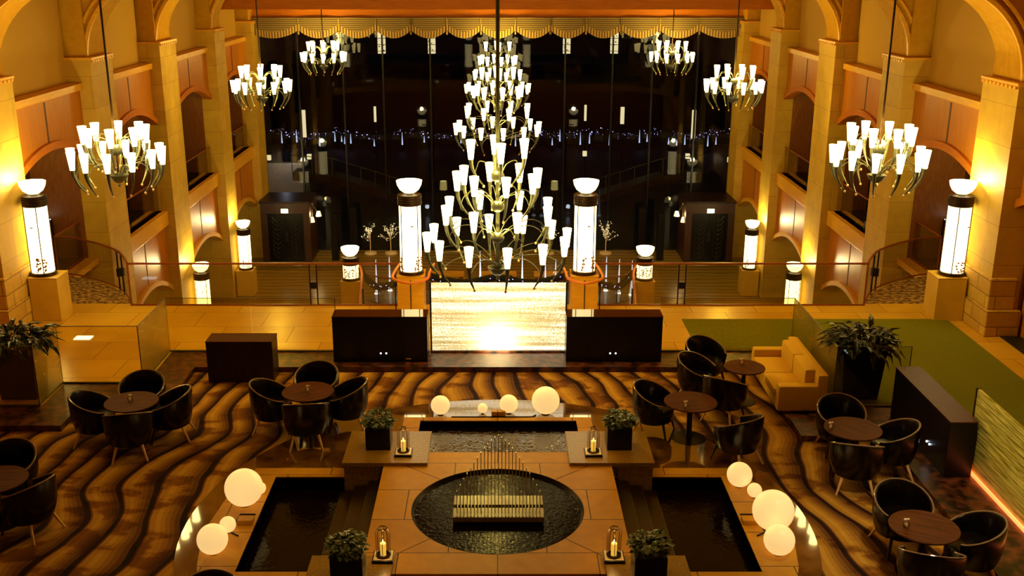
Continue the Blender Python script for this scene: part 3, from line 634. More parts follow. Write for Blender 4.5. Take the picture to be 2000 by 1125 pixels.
for sx, s in ((-1, 'left'), (1, 'right')):
    pedestal(sx * 9.13, 20.45, .1, 1.0, .29, 'stone pedestal under the outermost %s column lamp' % s)
    lampcol((sx * 9.21, 20.45, 1.001), 'outermost %s column lamp against the stone pier' % s, 1.42, 1 + sx, 90, rz=sx * .36)
    pedestal(sx * 1.76, 20.55, .1, 1.0, .27, 'orange wooden pedestal %s of the bright water wall' % s, 'woodlt', True)
    lampcol((sx * 1.76, 20.55, 1.001), 'column lamp just %s of the large centre chandelier' % s, 1.42, 5 + sx, 60)
    pedestal(sx * 4.12, 28.3, LOW, -1.45, .27, 'stone newel pedestal below the short %s lamp' % s)
    lampcol((sx * 4.12, 28.3, -1.449), 'short column lamp on newel pedestal at %s' % s, .44, 9 + sx, 26)
    for (yy, w) in ((31.1, 'nearer'), (36.7, 'farther')):
        pedestal(sx * 9.15, yy, LOW, -3.56, .3, 'stone pedestal on ground floor, %s %s' % (w, s)); lampcol((sx * 9.15, yy, -3.559), 'ground floor column lamp by the %s %s pier' % (w, s), 1.28, 12 + sx, 60)
# ---------------------------------------------------------------- side walls
PIER = [(8, 9.4), (13.65, 15.05), (19.35, 20.82), (24.95, 26.36), (30.15, 31.7), (36.1, 37.45), (41.6, 42.9)]
def arc(y0, y1, z0, rise, n=18):
    c = (y0 + y1) / 2; h = (y1 - y0) / 2
    return [(c + h * u, z0 + rise * (1 - u * u)) for u in [-1 + 2 * i / n for i in range(n + 1)]]
for sx, side in ((-1, 'left'), (1, 'right')):
    X = lambda x: sx * x
    for (a, c) in PIER:
        b = new(); zt = 4.9
        box(b, min(X(9.5), X(11.2)), max(X(9.5), X(11.2)), a, c, LOW if a > 21 else .1, zt); struct('wall_pier_' + side, b, 'lime')
        b = new(); box(b, min(X(10.08), X(11.25)), max(X(10.08), X(11.25)), a - .01, c + .01, .1 if a > 18 else 3.6, 3.5 if a > 18 else 4.2); struct('wall_reveal_' + side, b, 'brownwood')
        # upper pilaster and transverse arch springing from the pier
        b = new(); box(b, min(X(9.62), X(11.2)), max(X(9.62), X(11.2)), a + .1, c - .1, zt, 9); struct('wall_pilaster_' + side, b, 'vault')
        A = []; B = []; n = 16; R = 1.75
        for i in range(n + 1):
            th = pi / 2 * i / n; A.append(Vector((X(9.62 - R * (1 - cos(th))), a + .25, zt + R * 1.0 * sin(th)))); B.append(Vector((X(9.62), a + .25, max(zt + R * sin(th), zt))) if i < n else Vector((X(9.62), a + .25, zt + R)))
        b = new(); pts = [(p.x, p.y, p.z) for p in A] + [(X(9.62), a + .25, zt + R)]
        extrude_poly(b, pts, (0, c - a - .5, 0)); box(b, min(X(9.62), X(7.6)), max(X(9.62), X(7.6)), a + .25, c - .25, zt + R - .02, 9); struct('wall_arch_' + side, b, 'vault')
        for k, (off, w) in enumerate(((.0, .08), (.17, .06))):
            IN = [Vector((X(9.62 - R * (1 - cos(pi / 2 * i / n)) + off * cos(pi / 2 * i / n)), a + .17, zt + (R) * sin(pi / 2 * i / n) + off * sin(pi / 2 * i / n))) for i in range(n + 1)]
            OUT = [Vector((p.x + X(w) * cos(pi / 2 * i / n), p.y, p.z + w * sin(pi / 2 * i / n))) for i, p in enumerate(IN)]
            b = new(); strip(b, IN, OUT, (0, .1, 0)); struct('trim_arch_' + side, b, 'woodlt')
        b = new(); box(b, min(X(9.46), X(10.2)), max(X(9.46), X(10.2)), a - .03, c + .03, zt - .02, zt + .04, .01)
        for k in range(9): box(b, min(X(9.44), X(9.5)), max(X(9.44), X(9.5)), a + .02 + k * (c - a) / 9, a + .02 + (k + .5) * (c - a) / 9, zt - .07, zt - .02)
        struct('trim_capital_' + side, b, 'woodlt')
    for i in range(len(PIER) - 1):
        y0, y1 = PIER[i][1], PIER[i + 1][0]; xw, xb = X(9.82), X(10.05)
        b = new(); box(b, min(X(10.1), X(10.3)), max(X(10.1), X(10.3)), y0, y1, 4.2, 9); struct('wall_upper_' + side, b, 'khaki')
        b = new(); box(b, min(X(9.74), X(10.15)), max(X(9.74), X(10.15)), y0, y1, 4.2, 4.36, .01); struct('trim_cornice_' + side, b, 'woodlt')
        last = False
        b = new(); ar = arc(y0, y1, 2.62, .5); A = [(xw, y, z + .14) for y, z in ar]; T = [(xw, y, 4.2) for y, z in ar]; strip(b, A, T, (X(.23), 0, 0)); struct('wall_panel_' + side, b, 'wood')
        b = new(); box(b, min(X(9.812), X(9.83)), max(X(9.812), X(9.83)), (y0 + y1) / 2 - .035, (y0 + y1) / 2 + .035, 3.25, 4.16); struct('trim_groove_' + side, b, 'groove')
        b = new(); A = [(X(9.74), y, z) for y, z in ar]; T = [(X(9.74), y, z + .17) for y, z in ar]; strip(b, A, T, (X(.3), 0, 0)); struct('trim_arch_moulding_' + side, b, 'beam')
        if y0 > 21:
            ar2 = arc(y0, y1, -2.35, .6)
            b = new(); A = [(xw, y, z + .1) for y, z in ar2]; T = [(xw, y, -.3) for y, z in ar2]; strip(b, A, T, (X(.2), 0, 0)); struct('wall_lower_panel_' + side, b, 'wood')
            b = new(); box(b, min(X(9.812), X(9.83)), max(X(9.812), X(9.83)), (y0 + y1) / 2 - .03, (y0 + y1) / 2 + .03, -1.65, -.3); struct('trim_groove_' + side, b, 'groove')
            b = new(); A = [(X(9.72), y, z) for y, z in ar2]; T = [(X(9.72), y, z + .14) for y, z in ar2]; strip(b, A, T, (X(.35), 0, 0)); struct('trim_lower_arch_' + side, b, 'woodlt')
            b = new(); box(b, min(X(9.70), X(10.1)), max(X(9.70), X(10.1)), y0, y1, -.32, .1, .01); struct('trim_sill_' + side, b, 'woodlt')
            rr = thing('gallery_railing', 'glass gallery railing in the arched opening %s of hall, bay %s' % (side, ['', '', '', 'nearest', 'second', 'farthest'][i]), 'railing', (0, 0, 0))
            gpanel(rr, (X(9.95), y0 + .02), (X(9.95), y1 - .02), .12, .95, 'glass'); b = new(); tube(b, [(X(9.95), y0, .98), (X(9.95), y1, .98)], .02, 8); obj('rail', b, 'rail', rr)
            b = new()
            for q in (.33, .37): tube(b, [(X(9.96), y0 + (y1 - y0) * q, .1), (X(9.96), y0 + (y1 - y0) * q, .98)], .014, 6)
            obj('post', b, 'black', rr)
            # slim steel window frame standing in the opening
            b = new()
            for q in (.3, .62): box(b, min(X(10.3), X(10.36)), max(X(10.3), X(10.36)), y0 + (y1 - y0) * q - .03, y0 + (y1 - y0) * q + .03, .1, 3.05)
            struct('trim_mullion_' + side, b, 'darkwood')
    # gallery corridor behind the openings
    b = new(); box(b, min(X(13.3), X(13.5)), max(X(13.3), X(13.5)), -1, 42.9, LOW, 4.2); struct('wall_corridor_' + side, b, 'brownwood')
    b = new(); box(b, min(X(10.3), X(13.3)), max(X(10.3), X(13.3)), -1, 42.9, 3.5, 3.6); struct('ceiling_corridor_' + side, b, 'darkwood')
    for (a, c) in PIER[2:6]:
        b = new(); box(b, min(X(11.2), X(12.3)), max(X(11.2), X(12.3)), c - .4, c - .1, .1, 3.5); struct('wall_partition_' + side, b, 'brownwood')
    # rough stone base of the first pier and wall foot
    b = new(); box(b, min(X(9.46), X(9.98)), max(X(9.46), X(9.98)), 19.28, 20.88, .62, 1.25, .03); box(b, min(X(9.43), X(10.1)), max(X(9.43), X(10.1)), 19.2, 20.95, .1, .62, .03); struct('wall_base_' + side, b, 'rough')
    b = new(); box(b, min(X(10.15), X(10.3)), max(X(10.15), X(10.3)), 9.4, 19.3, .1, 3.2); struct('wall_near_' + side, b, 'wood')
    lamp('corridor_light', 'POINT', (X(10.9), 23, 3.2), 40, WARM, .1); lamp('corridor_light', 'POINT', (X(10.9), 29, 3.2), 22, WARM, .1); lamp('corridor_light', 'POINT', (X(10.9), 34, 3.2), 22, WARM, .2)
    ct = thing('glint_stand', 'narrow dark stand added to carry a white glint in %s archway' % side, 'stand', (X(10.95), 24.65, .112))  # stand and glowing top added for a white reflection in the archway
    b = new(); box(b, -.16, .16, -.16, .16, 0, 1.0, .01); obj('stand_body', b, 'darkwood', ct); b = new(); box(b, -.13, .13, -.13, .13, 1.0, 1.015); obj('glint_top', b, 'whitelt', ct)
    b = new()
    for yy in (22.6, 23.5, 24.3): box(b, min(X(11.5), X(11.58)), max(X(11.5), X(11.58)), yy, yy + .08, .1, 3.5)
    box(b, min(X(11.5), X(11.56)), max(X(11.5), X(11.56)), 21, 24.9, 2.3, 2.38); struct('trim_door_frame_' + side, b, 'darkwood')
    b = new(); box(b, min(X(11.6), X(11.64)), max(X(11.6), X(11.64)), 21, 24.9, .1, 3.5); struct('wall_dark_glass_' + side, b, 'blackglass')
    o = slab('floor_corridor', rect(min(X(10.25), X(13.3)), max(X(10.25), X(13.3)), 21, 42), [], .1, .111, 'corrcarpet'); o['kind'] = 'structure'
    lamp('low_corridor_light', 'POINT', (X(11.6), 29, -2.2), 16, WARM, .2)
    # curved balcony railing
    cr = thing('curved_railing', 'curved glass balcony railing beside the outermost %s lamp' % side, 'railing', (0, 0, 0))
    C = smoothpts([(X(7.76), 21.16, 0), (X(7.96), 21.58, 0), (X(8.36), 22.22, 0), (X(8.97), 22.8, 0), (X(9.74), 23.3, 0), (X(10.2), 23.4, 0)], 5)
    b = new(); tube(b, [(p.x, p.y, 1.03) for p in C], .024, 8); tube(b, [(C[0].x, C[0].y, 1.03), (C[0].x, C[0].y, .1)], .02, 8); obj('handrail', b, 'rail', cr, True)
    b = new(); tube(b, [(p.x, p.y, .15) for p in C], .018, 6); obj('bottom_rail', b, 'rail', cr, True)
    b = new(); strip(b, [(p.x, p.y, .17) for p in C], [(p.x, p.y, 1.0) for p in C], (0, .01, 0)); obj('glass_panel', b, 'glass', cr)
    for q in (8, 10):
        b = new(); box(b, C[q].x - .014, C[q].x + .014, C[q].y - .014, C[q].y + .014, .1, 1.03); obj('post', b, 'black', cr)
    m = (C[8] + C[10]) / 2; b = new(); box(b, m.x - .07, m.x + .07, m.y - .05, m.y + .05, .48, .66); obj('post_plate', b, 'black', cr)
    b = new(); tube(b, [(X(10.2), 23.4, .1), (X(10.2), 23.4, 1.03), (X(10.2), 25.0, 1.03), (X(10.2), 25.0, .1), (X(10.2), 23.4, .1)], .022, 6); obj('side_frame', b, 'rail', cr)
    gpanel(cr, (X(10.2), 23.45), (X(10.2), 24.95), .15, 1.0, 'glass')
    b = new(); box(b, min(X(9.85), X(10.15)), max(X(9.85), X(10.15)), 23.45, 25.0, -.05, .1, .01); struct('trim_ledge_' + side, b, 'woodlt')
# ---------------------------------------------------------------- front balustrade
def balustrade(lab, x0, x1, posts, gaps):
    r = thing('balustrade', lab, 'railing', (0, 21.17, .1))
    b = new(); box(b, x0, x1, -.025, .025, .90, .94, .01); obj('handrail', b, 'rail', r)
    b = new(); box(b, x0, x1, -.02, .02, 0, .03); obj('bottom_rail', b, 'rail', r)
    for x in posts:
        for d in (-.075, .075): b = new(); box(b, x + d - .014, x + d + .014, -.014, .014, 0, .9); obj('post', b, 'bronze', r)
        b = new(); box(b, x - .06, x + .06, -.03, .03, .38, .52); obj('post_plate', b, 'black', r)
    xs = [x0] + posts + [x1]
    for a, c in zip(xs, xs[1:]): b = new(); box(b, a + .1, c - .1, -.006, .006, .05, .88); obj('glass_panel', b, 'glass', r)
balustrade('long glass balustrade with red brown rail, left half', -7.74, -2.06, [-3.88], []); balustrade('long glass balustrade with red brown rail, right half', 2.06, 7.74, [3.88], [])
for sx, s in ((-1, 'left'), (1, 'right')):
    g = thing('loop_handrail', 'orange handrail looping round the %s wooden pedestal' % s, 'railing', (0, 0, 0))
    pts = smoothpts([(sx * 2.02, 21.15, 1.06), (sx * 2.10, 20.45, 1.04), (sx * 2.08, 20.12, 1.0), (sx * 1.75, 19.95, .96), (sx * 1.42, 20.12, 1.0), (sx * 1.38, 20.5, 1.04), (sx * 1.32, 21.0, 1.06)], 5)
    b = new(); tube(b, pts, .028, 8); obj('handrail', b, 'railor', g, True)
    for x, y in ((sx * 2.04, 20.95), (sx * 2.08, 20.4), (sx * 1.36, 20.5)): b = new(); tube(b, [(x, y, .1), (x, y, 1.04)], .014, 6); obj('post', b, 'bronze', g)
    g = thing('stair_handrail', 'orange stair handrail curving down from the short %s lamp' % s, 'railing', (0, 0, 0))
    b = new(); tube(b, smoothpts([(sx * 4.05, 29.2, -1.2), (sx * 3.82, 28.4, -1.3), (sx * 3.80, 27.6, -1.75), (sx * 3.72, 26.6, -2.3), (sx * 3.66, 25.8, -2.7)], 5), .035, 8); obj('handrail', b, 'railor', g, True)
    for k, (y, z) in enumerate(((27.9, -1.6), (26.8, -2.2), (25.9, -2.65))): b = new(); tube(b, [(sx * 3.75, y, LOW), (sx * 3.75, y, z)], .03, 6); obj('post', b, 'bronze', g)
# ---------------------------------------------------------------- chandeliers
def shade_bm(s=1.0):
    return lathe(new(), [(.036 * s, 0), (.043 * s, .0), (.058 * s, .14 * s), (.082 * s, .33 * s), (.076 * s, .33 * s), (.052 * s, .14 * s), (.034 * s, .012)], 14, cap=False)
def chandelier(name, lab, cat, loc, tiers, rodtop, rodr, bowlz, grp, energy):
    g = thing(name, lab, cat, loc, 0, grp)
    sm = None
    for ti, (n, r, zt, zh, ph) in enumerate(tiers):
        zs = zt - .33
        b = new(); hp = smoothpts([(r, 0, zs + .01), (r - .015, 0, zs - .12), (r - .075, 0, zs - .27), (r - .17, 0, zs - .40), (r - .21, 0, zs - .45)], 4)
        tube(b, hp, [.040 - .033 * (i / (len(hp) - 1)) ** .8 for i in range(len(hp))], 8)
        h0 = obj('horn', b, 'chmetal', g, True)
        b = new(); sphere(b, (r - .215, 0, zs - .465), .022, 8, 6, (1, 1, 1.2)); b0 = obj('bead', b, 'crystal', g, True)
        b = new(); tube(b, smoothpts([(.07, 0, zh + .03), (r * .32, 0, zh + .20), (r * .66, 0, zh + .27), (r - .10, 0, zh + .17), (r - .06, 0, zh - .0), (r - .13, 0, zs - .36)], 4), .0085, 6); a0 = obj('arm', b, 'chmetal', g, True)
        if sm is None: s0 = obj('shade', shade_bm(), 'shade', g, True); sm = s0.data; first = True
        for k in range(n):
            a = ph + 2 * pi * k / n
            for src, zz, rr in ((h0, 0, 0), (a0, 0, 0), (b0, 0, 0)):
                o = src if k == 0 else src.copy()
                if k: COL.objects.link(o)
                o.rotation_euler = (0, 0, a)
            if first: o = s0; first = False
            else: o = bpy.data.objects.new('shade', sm); COL.objects.link(o); o.parent = g
            o.location = (r * cos(a), r * sin(a), zs); o.rotation_euler = (0, 0, a)
        b = new(); sphere(b, (0, 0, zh), .115 if ti < len(tiers) - 1 else .08, 20, 12, (1, 1, .9)); obj('hub', b, 'chmetal', g, True)
    b = new(); lathe(b, [(0, bowlz - .14), (.05, bowlz - .13), (.12, bowlz - .08), (.17, bowlz), (.175, bowlz + .02), (.15, bowlz + .02), (.05, bowlz - .03)], 24); sphere(b, (0, 0, bowlz - .18), .03, 10, 8); obj('bowl', b, 'chmetal', g, True)
    b = new(); tube(b, [(0, 0, bowlz), (0, 0, rodtop)], rodr, 10); obj('rod', b, 'bronze' if rodr < .03 else 'chmetal', g, True)
    for ti in range(len(tiers)): lamp('chandelier_light', 'POINT', (0, 0, tiers[ti][2] + .1 if ti else tiers[ti][2]), energy * 1.1 / len(tiers), (1, .70, .14), .15, parent=g)
    return g
BIG = [(4, .455, 4.20, 3.57, pi / 4 * 0 + .12), (8, .70, 3.68, 3.05, .2), (8, .93, 3.13, 2.50, .35), (12, 1.22, 2.62, 2.0, .13)]
for y, w, sc_ in ((17.6, 'huge tiered centre chandelier nearest the viewer', 1), (30.6, 'tiered centre chandelier, second from viewer', 1), (41.0, 'tiered centre chandelier farthest back by the curtain', 1)):
    chandelier('tiered_chandelier', w, 'chandelier', (0, y, 0), BIG, 9, .036, 1.95, 'tiered centre chandeliers', 420)
SM = [(8, .545, 4.24, 3.79, .2), (12, .80, 3.84, 3.32, .13)]
for sx, s in ((-1, 'left'), (1, 'right')):
    for y, w in ((18.95, 'nearest'), (30.6, 'middle'), (40.6, 'farthest')):
        chandelier('side_chandelier', '%s two tier chandelier in the %s hand row' % (w, s), 'chandelier', (sx * (6.93 if y < 25 else 6.8 if y < 35 else 6.6), y, 0), SM, 9 if y < 40 else 9, .02, 3.32, 'two tier side chandeliers', 260)
# ---------------------------------------------------------------- beams, curtain, window wall
b = new(); box(b, -10.1, 10.1, 39.4, 39.9, 5.46, 9); struct('ceiling_beam', b, 'beam')
b = new(); box(b, -10.1, 10.1, 42.3, 42.75, 4.97, 9); struct('trim_window_beam', b, 'beam')
b = new(); box(b, -13.5, 13.5, -2, 43, 9, 9.2); struct('ceiling', b, 'vault')
vb = [482, 583, 662, 735, 803, 873, 939, 1007, 1075, 1144, 1213, 1288, 1365, 1465]
def atY(px, Y, z=4.5): return (px - 972) * (Y * cos(PIT) + (7 - z) * sin(PIT)) / F_
for i in range(13):
    x0, x1 = atY(vb[i], 42.2), atY(vb[i + 1], 42.2)
    nth = ['first', 'second', 'third', 'fourth', 'fifth', 'sixth', 'seventh', 'eighth', 'ninth', 'tenth', 'eleventh', 'twelfth', 'thirteenth'][i]
    g = thing('swag_valance', 'scalloped gauze curtain swag, %s from the left under beam' % nth, 'curtain', (0, 42.2, 0), 0, 'curtain swags under the beam')
    n = 12; U = [j / n for j in range(n + 1)]; dip = lambda u: .30 * (1 - (2 * u - 1) ** 2)
    A, Bm, Cc = [], [], []
    for u in U:
        x = x0 + (x1 - x0) * u; yy = -.06 * sin(pi * u)
        A.append((x, yy, 5.05)); Bm.append((x, yy - .02, 4.80 - dip(u) * .95)); Cc.append((x, yy - .03, 4.56 - dip(u)))
    b = new(); strip(b, A, Bm, (0, .02, 0)); obj('swag', b, 'swag', g); b = new(); strip(b, Bm, Cc, (0, .02, 0)); obj('fringe', b, 'valance', g)
    b = new(); tube(b, [(x1, -.05, 5.0), (x1, -.05, 4.52)], .02, 6); sphere(b, (x1, -.05, 4.46), .045, 8, 6, (1, 1, 1.5)); obj('tassel', b, 'valance', g)
g = bpy.data.objects.new('window_1', None); COL.objects.link(g); g['kind'] = 'structure'
mx = [-9.6, -8.0, -6.2, -4.6, -2.7, 0, 2.7, 4.6, 6.2, 8.0, 9.6]
for a, c in zip(mx, mx[1:]): b = new(); box(b, a + .03, c - .03, 42.8, 42.82, LOW, 4.97); obj('glass_pane', b, 'winglass', g)
for x in mx: b = new(); box(b, x - .03, x + .03, 42.72, 42.88, LOW, 4.97); obj('mullion', b, 'black', g)
# entrance vestibules
for sx, s in ((-1, 'left'), (1, 'right')):
    g = thing('entrance_vestibule', 'dark wooden entrance box with double doors at the %s' % s, 'vestibule', (sx * 8.5, 40.95, LOW))
    b = new(); box(b, -.98, -.72, 0, 1.75, 0, 1.999); box(b, .72, .98, 0, 1.75, 0, 1.999); box(b, -.98, .98, 0, 1.75, 2.0, 2.42, .01); obj('frame', b, 'vestwood', g)
    b = new(); box(b, -1.02, 1.02, -.04, 1.8, 2.42, 2.5); obj('roof', b, 'darkwood', g)
    for k in (0, 1):
        b = new(); x0 = -.72 + .72 * k; box(b, x0 + .005, x0 + .715, .1, .15, 0, 2.0); d = obj('door', b, 'black', g)
        b = new(); xm = x0 + .36
        for j in range(9):
            for q in (-1, 1): tube(b, smoothpts([(xm, .095, .15 + j * .19), (xm + q * .12, .095, .22 + j * .19), (xm + q * .2, .095, .36 + j * .19)], 3), .007, 4)
        tube(b, [(xm, .095, .1), (xm, .095, 1.85)], .007, 4); obj('leaf_tracery', b, 'chmetal', d)
        b = new(); hx = .03 if k else -.03; tube(b, [(hx, .07, .85), (hx, .07, 1.25)], .012, 6); obj('handle', b, 'chmetal', d)
    e = thing('exit_sign', 'small glowing green exit sign above the %s entrance doors' % s, 'sign', (sx * 8.5, 40.9, LOW + 2.12))
    b = new(); box(b, -.15, .15, 0, .04, -.08, .10); obj('housing', b, 'white', e); b = new(); box(b, -.14, .14, -.006, 0, -.07, .09); obj('lit_face', b, 'exit', e)
    b = new(); sphere(b, (-.02, -.01, .055), .012, 8, 6); tube(b, [(-.02, -.01, .04), (-.03, -.01, 0), (.01, -.01, -.045)], .009, 5); tube(b, [(-.03, -.01, 0), (-.06, -.01, -.045)], .009, 5); tube(b, [(.04, -.01, .02), (-.05, -.01, .025)], .007, 5); obj('running_figure', b, 'leafdk', e)
    lamp('sign_glow', 'POINT', (0, -.15, -.05), 2.5, (.8, .85, .5), .05, parent=e)
    e = thing('wall_sconce', 'brass wall lamp with two glowing shades by the %s entrance' % s, 'lamp', (sx * 7.5, 41.6, LOW + 1.9))
    b = new(); tube(b, smoothpts([(0, 0, .35), (-sx * .12, -.05, .15), (-sx * .22, -.1, .05)], 4), .014, 6); tube(b, smoothpts([(0, 0, .3), (-sx * .02, -.2, .0), (-sx * .02, -.25, -.1)], 4), .014, 6); sphere(b, (0, 0, .38), .05, 8, 6); obj('arms', b, 'chmetal', e, True)
    for (x, y, z) in ((-sx * .25, -.1, -.12), (0, -.3, -.32)):
        b = new(); lathe(b, [(.07, .2), (.12, 0), (.11, 0), (.06, .2)], 16, (x, y, z), False); sphere(b, (x, y, z + .09), .06, 8, 6); obj('shade', b, 'warmlight', e, True)
    lamp('sconce_light', 'POINT', (-sx * .12, -.3, 0), 12, (1, .7, .3), .08, parent=e)
    # dark square posts beyond
    for k, (x, y) in enumerate(((6.6, 41.3), (5.95, 42.2))):
        b = new(); box(b, -.14, .14, -.14, .14, 0, 1.95, .01); o = obj('sign_post', b, 'black', None, False, (sx * x, y, LOW)); tag(o, 'black square pillar inside the window, %s %s' % (('nearer', 'farther')[k], s), 'pillar')
    # little lit trees
    for k, x in enumerate((5.3, 4.45)):
        if sx > 0 and k == 1: x = 2.1
        if sx > 0 and k == 0: x = 4.5
        t = thing('lit_tree', 'small twig tree with tiny lights at window, %s' % [['leftmost of all', 'second from left'], ['rightmost of all', 'behind the right chandelier arms']][sx > 0][k], 'tree', (sx * x, 42.3, LOW))
        b = new(); lathe(b, [(0, 0), (.26, 0), (.24, .06), (.05, .1), (0, .1)], 20); obj('base', b, 'white', t, True)
        b = new(); rnd = random.Random(30 + k + sx); tube(b, [(0, 0, 0), (0, 0, .85)], .022, 6); tips = []
        for j in range(16):
            a = rnd.uniform(0, 2 * pi); q = Vector((0, 0, rnd.uniform(.5, .85))); d = Vector((cos(a) * .5, sin(a) * .5, rnd.uniform(.2, 1.2))).normalized() * rnd.uniform(.6, 1.05)
            pp = [q, q + d * .2, q + d * .38 + Vector((rnd.uniform(-.06, .06), 0, .04)), q + d * .55]; tube(b, pp, .006, 4); tips += pp[1:]
        obj('branches', b, 'white', t)
        b = new()
        for p in tips:
            for j in range(2): sphere(b, p + Vector((rnd.uniform(-.05, .05), rnd.uniform(-.05, .05), rnd.uniform(-.05, .05))), .011, 5, 4, (1, 1, 1.6))
        o = obj('fairy_lights', b, 'warmlight', t); o['kind'] = 'stuff'
# ---------------------------------------------------------------- ground floor pool with jets, garlands, bench
def garland(lab, pts, seed):
    g = thing('garland', lab, 'garland', (0, 0, 0), 0, 'dark garlands with violet lights'); P = smoothpts(pts, 8); rnd = random.Random(seed)
    b = new(); tube(b, P, .12, 8)
    for p in P:
        for k in range(14):
            d = Vector((rnd.gauss(0, 1), rnd.gauss(0, 1), rnd.gauss(0, 1))).normalized(); s = d.cross(Vector((.3, .2, 1))).normalized() * .02
            v = [b.verts.new(p + d * .04 - s), b.verts.new(p + d * .04 + s), b.verts.new(p + d * rnd.uniform(.17, .25))]; b.faces.new(v)
    obj('needles', b, 'garland', g)
    b = new()
    for p in P[::2]: sphere(b, p + Vector((rnd.uniform(-.1, .1), -.17, rnd.uniform(-.08, .1))), .016, 5, 4)
    o = obj('fairy_lights', b, 'purple', g); o['kind'] = 'stuff'
gl = thing('pool_balustrade', 'curved glass balustrade round the ground floor jet pool', 'railing', (0, 0, 0))
GB = [(-4.9, 36.0), (-4.2, 35.3), (-3.2, 35.0), (-1.6, 34.9), (0, 34.9), (1.6, 34.9), (3.2, 35.0), (4.2, 35.3), (4.9, 36.0)]
for k, (a, c) in enumerate(zip(GB, GB[1:])): gpanel(gl, a, c, LOW, LOW + 1.0, 'glass')
for a in GB: b = new(); tube(b, [(a[0], a[1], LOW), (a[0], a[1], LOW + 1.05)], .025, 6); obj('post', b, 'bronze', gl)
b = new(); tube(b, smoothpts([(x, y, LOW + 1.05) for x, y in GB], 4), .03, 6); obj('handrail', b, 'rail', gl)
garland('garland drooping between short left lamp and column lamp', [(-5.0, 36.0, -3.35), (-4.3, 35.2, -3.75), (-3.7, 34.9, -3.62), (-3.0, 34.8, -3.3)], 1)
garland('garland behind the big chandelier at centre', [(-2.4, 34.8, -3.25), (-1.2, 34.75, -3.5), (0, 34.7, -3.3), (1.2, 34.75, -3.5), (2.4, 34.8, -3.25)], 2)
garland('garland drooping between column lamp and short right lamp', [(3.0, 34.8, -3.3), (3.7, 34.9, -3.62), (4.3, 35.2, -3.75), (5.0, 36.0, -3.35)], 3)
b = new(); extrude_poly(b, [(-4.7, 35.9, LOW + .005), (-4.1, 35.4, LOW + .005), (-3.1, 35.1, LOW + .005), (3.1, 35.1, LOW + .005), (4.1, 35.4, LOW + .005), (4.7, 35.9, LOW + .005), (4.3, 37.0, LOW + .005), (-4.3, 37.0, LOW + .005)], (0, 0, .02)); tag(obj('jet_pool', b, noisy('grey_wet_floor', (120, 110, 96), (146, 134, 116), 4, .12)), 'grey wet pool floor glimpsed behind the balustrade', 'pool')
for k, (px, py) in enumerate(((735, 578), (761, 572), (938, 560), (1020, 565), (1065, 580), (1085, 578), (1184, 572), (1209, 577), (1234, 580))):
    x, y = flr(px, py, LOW); g = thing('light_jet', 'thin white light jet in the ground floor pool, %s from left' % ['first', 'second', 'third', 'fourth', 'fifth', 'sixth', 'seventh', 'eighth', 'ninth'][k], 'light', (x, y + .2, LOW + .02), 0, 'light jets in the ground floor pool')
    b = new(); lathe(b, [(.07, 0), (.035, .4), (.006, 1.3)], 8); obj('jet', b, 'bluewhite', g, True); b = new(); lathe(b, [(.09, 0), (.09, .02), (.05, .03)], 12); obj('nozzle', b, 'led', g, True)
lamp('pool_light', 'POINT', (-3.4, 36.0, LOW + .35), 9, (.7, .8, 1), .1); lamp('pool_light', 'POINT', (3.4, 36.0, LOW + .35), 9, (.7, .8, 1), .1)
def bench(x, lab):
    g = thing('bench', lab, 'bench', (x, 37.6, LOW), 0, 'orange wooden benches below')
    b = new(); box(b, -.65, .65, -.2, .2, .42, .55, .02); obj('seat', b, 'woodlt', g)
    for q in (-.55, .55): b = new(); box(b, q - .05, q + .05, -.18, .18, 0, .42); obj('leg', b, 'rail', g)
bench(.05, 'orange wooden bench seen under the big chandelier')
bench(-1.9, 'orange wooden bench left of the one under chandelier'); bench(2.0, 'orange wooden bench right of the one under chandelier')
# ---------------------------------------------------------------- night outside
b = new(); box(b, -60, 60, 43.0, 130, LOW - .3, LOW - .02); struct('ground', b, noisy('night_ground', (22, 16, 10), (40, 30, 20), .6, .6, world=True))
for sx, s in ((-1, 'left'), (1, 'right')):
    g = thing('footbridge', 'dark outdoor footbridge with pale railing sloping down, %s' % s, 'bridge', (0, 46.5, 0))
    P0, P1, P2 = Vector((sx * 9.2, 0, -1.9)), Vector((sx * 7.4, 0, -2.05)), Vector((sx * 3.6, 0, -3.25))
    b = new(); extrude_poly(b, [P0, P1, P2, P2 - Vector((0, 0, .35)), P1 - Vector((0, 0, .35)), P0 - Vector((0, 0, .35))], (0, 1.2, 0)); obj('deck', b, 'darkwood', g)
    b = new(); h = Vector((0, 0, .8)); tube(b, [P0 + h, P1 + h, P2 + h], .018, 6); obj('handrail', b, 'chmetal', g)
    for k in range(9):
        p = P0.lerp(P1, k / 2) if k < 3 else P1.lerp(P2, (k - 2) / 6); b = new(); tube(b, [p, p + h], .02, 5); obj('baluster', b, 'chmetal', g)
LN = [(843, 'left of the big middle tassels'), (745, 'second panel from left'), (1107, 'right of the far chandelier'), (1200, 'rightmost tall panel')]  # glowing panels added outside, standing in for lamp reflections in the window
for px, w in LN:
    x = atY(px, 60, 3); g = thing('reflection_panel', 'tall pale glowing panel added for a lamp reflection under the curtain, %s' % w, 'lantern', (x, 60, LOW), 0, 'panels standing in for lamp reflections')
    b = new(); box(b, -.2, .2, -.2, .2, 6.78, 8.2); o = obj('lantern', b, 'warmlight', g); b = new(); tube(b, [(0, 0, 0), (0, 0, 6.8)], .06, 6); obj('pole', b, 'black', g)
    b = new()
    for z in (6.9, 7.25, 7.6, 7.95): box(b, -.205, .205, -.205, .205, z, z + .03)
    for k in range(6): sphere(b, (random.uniform(-.15, .15), -.2, random.uniform(6.9, 8.1)), .05, 6, 4, (1, .3, .7))
    obj('bars', b, 'groove', o)
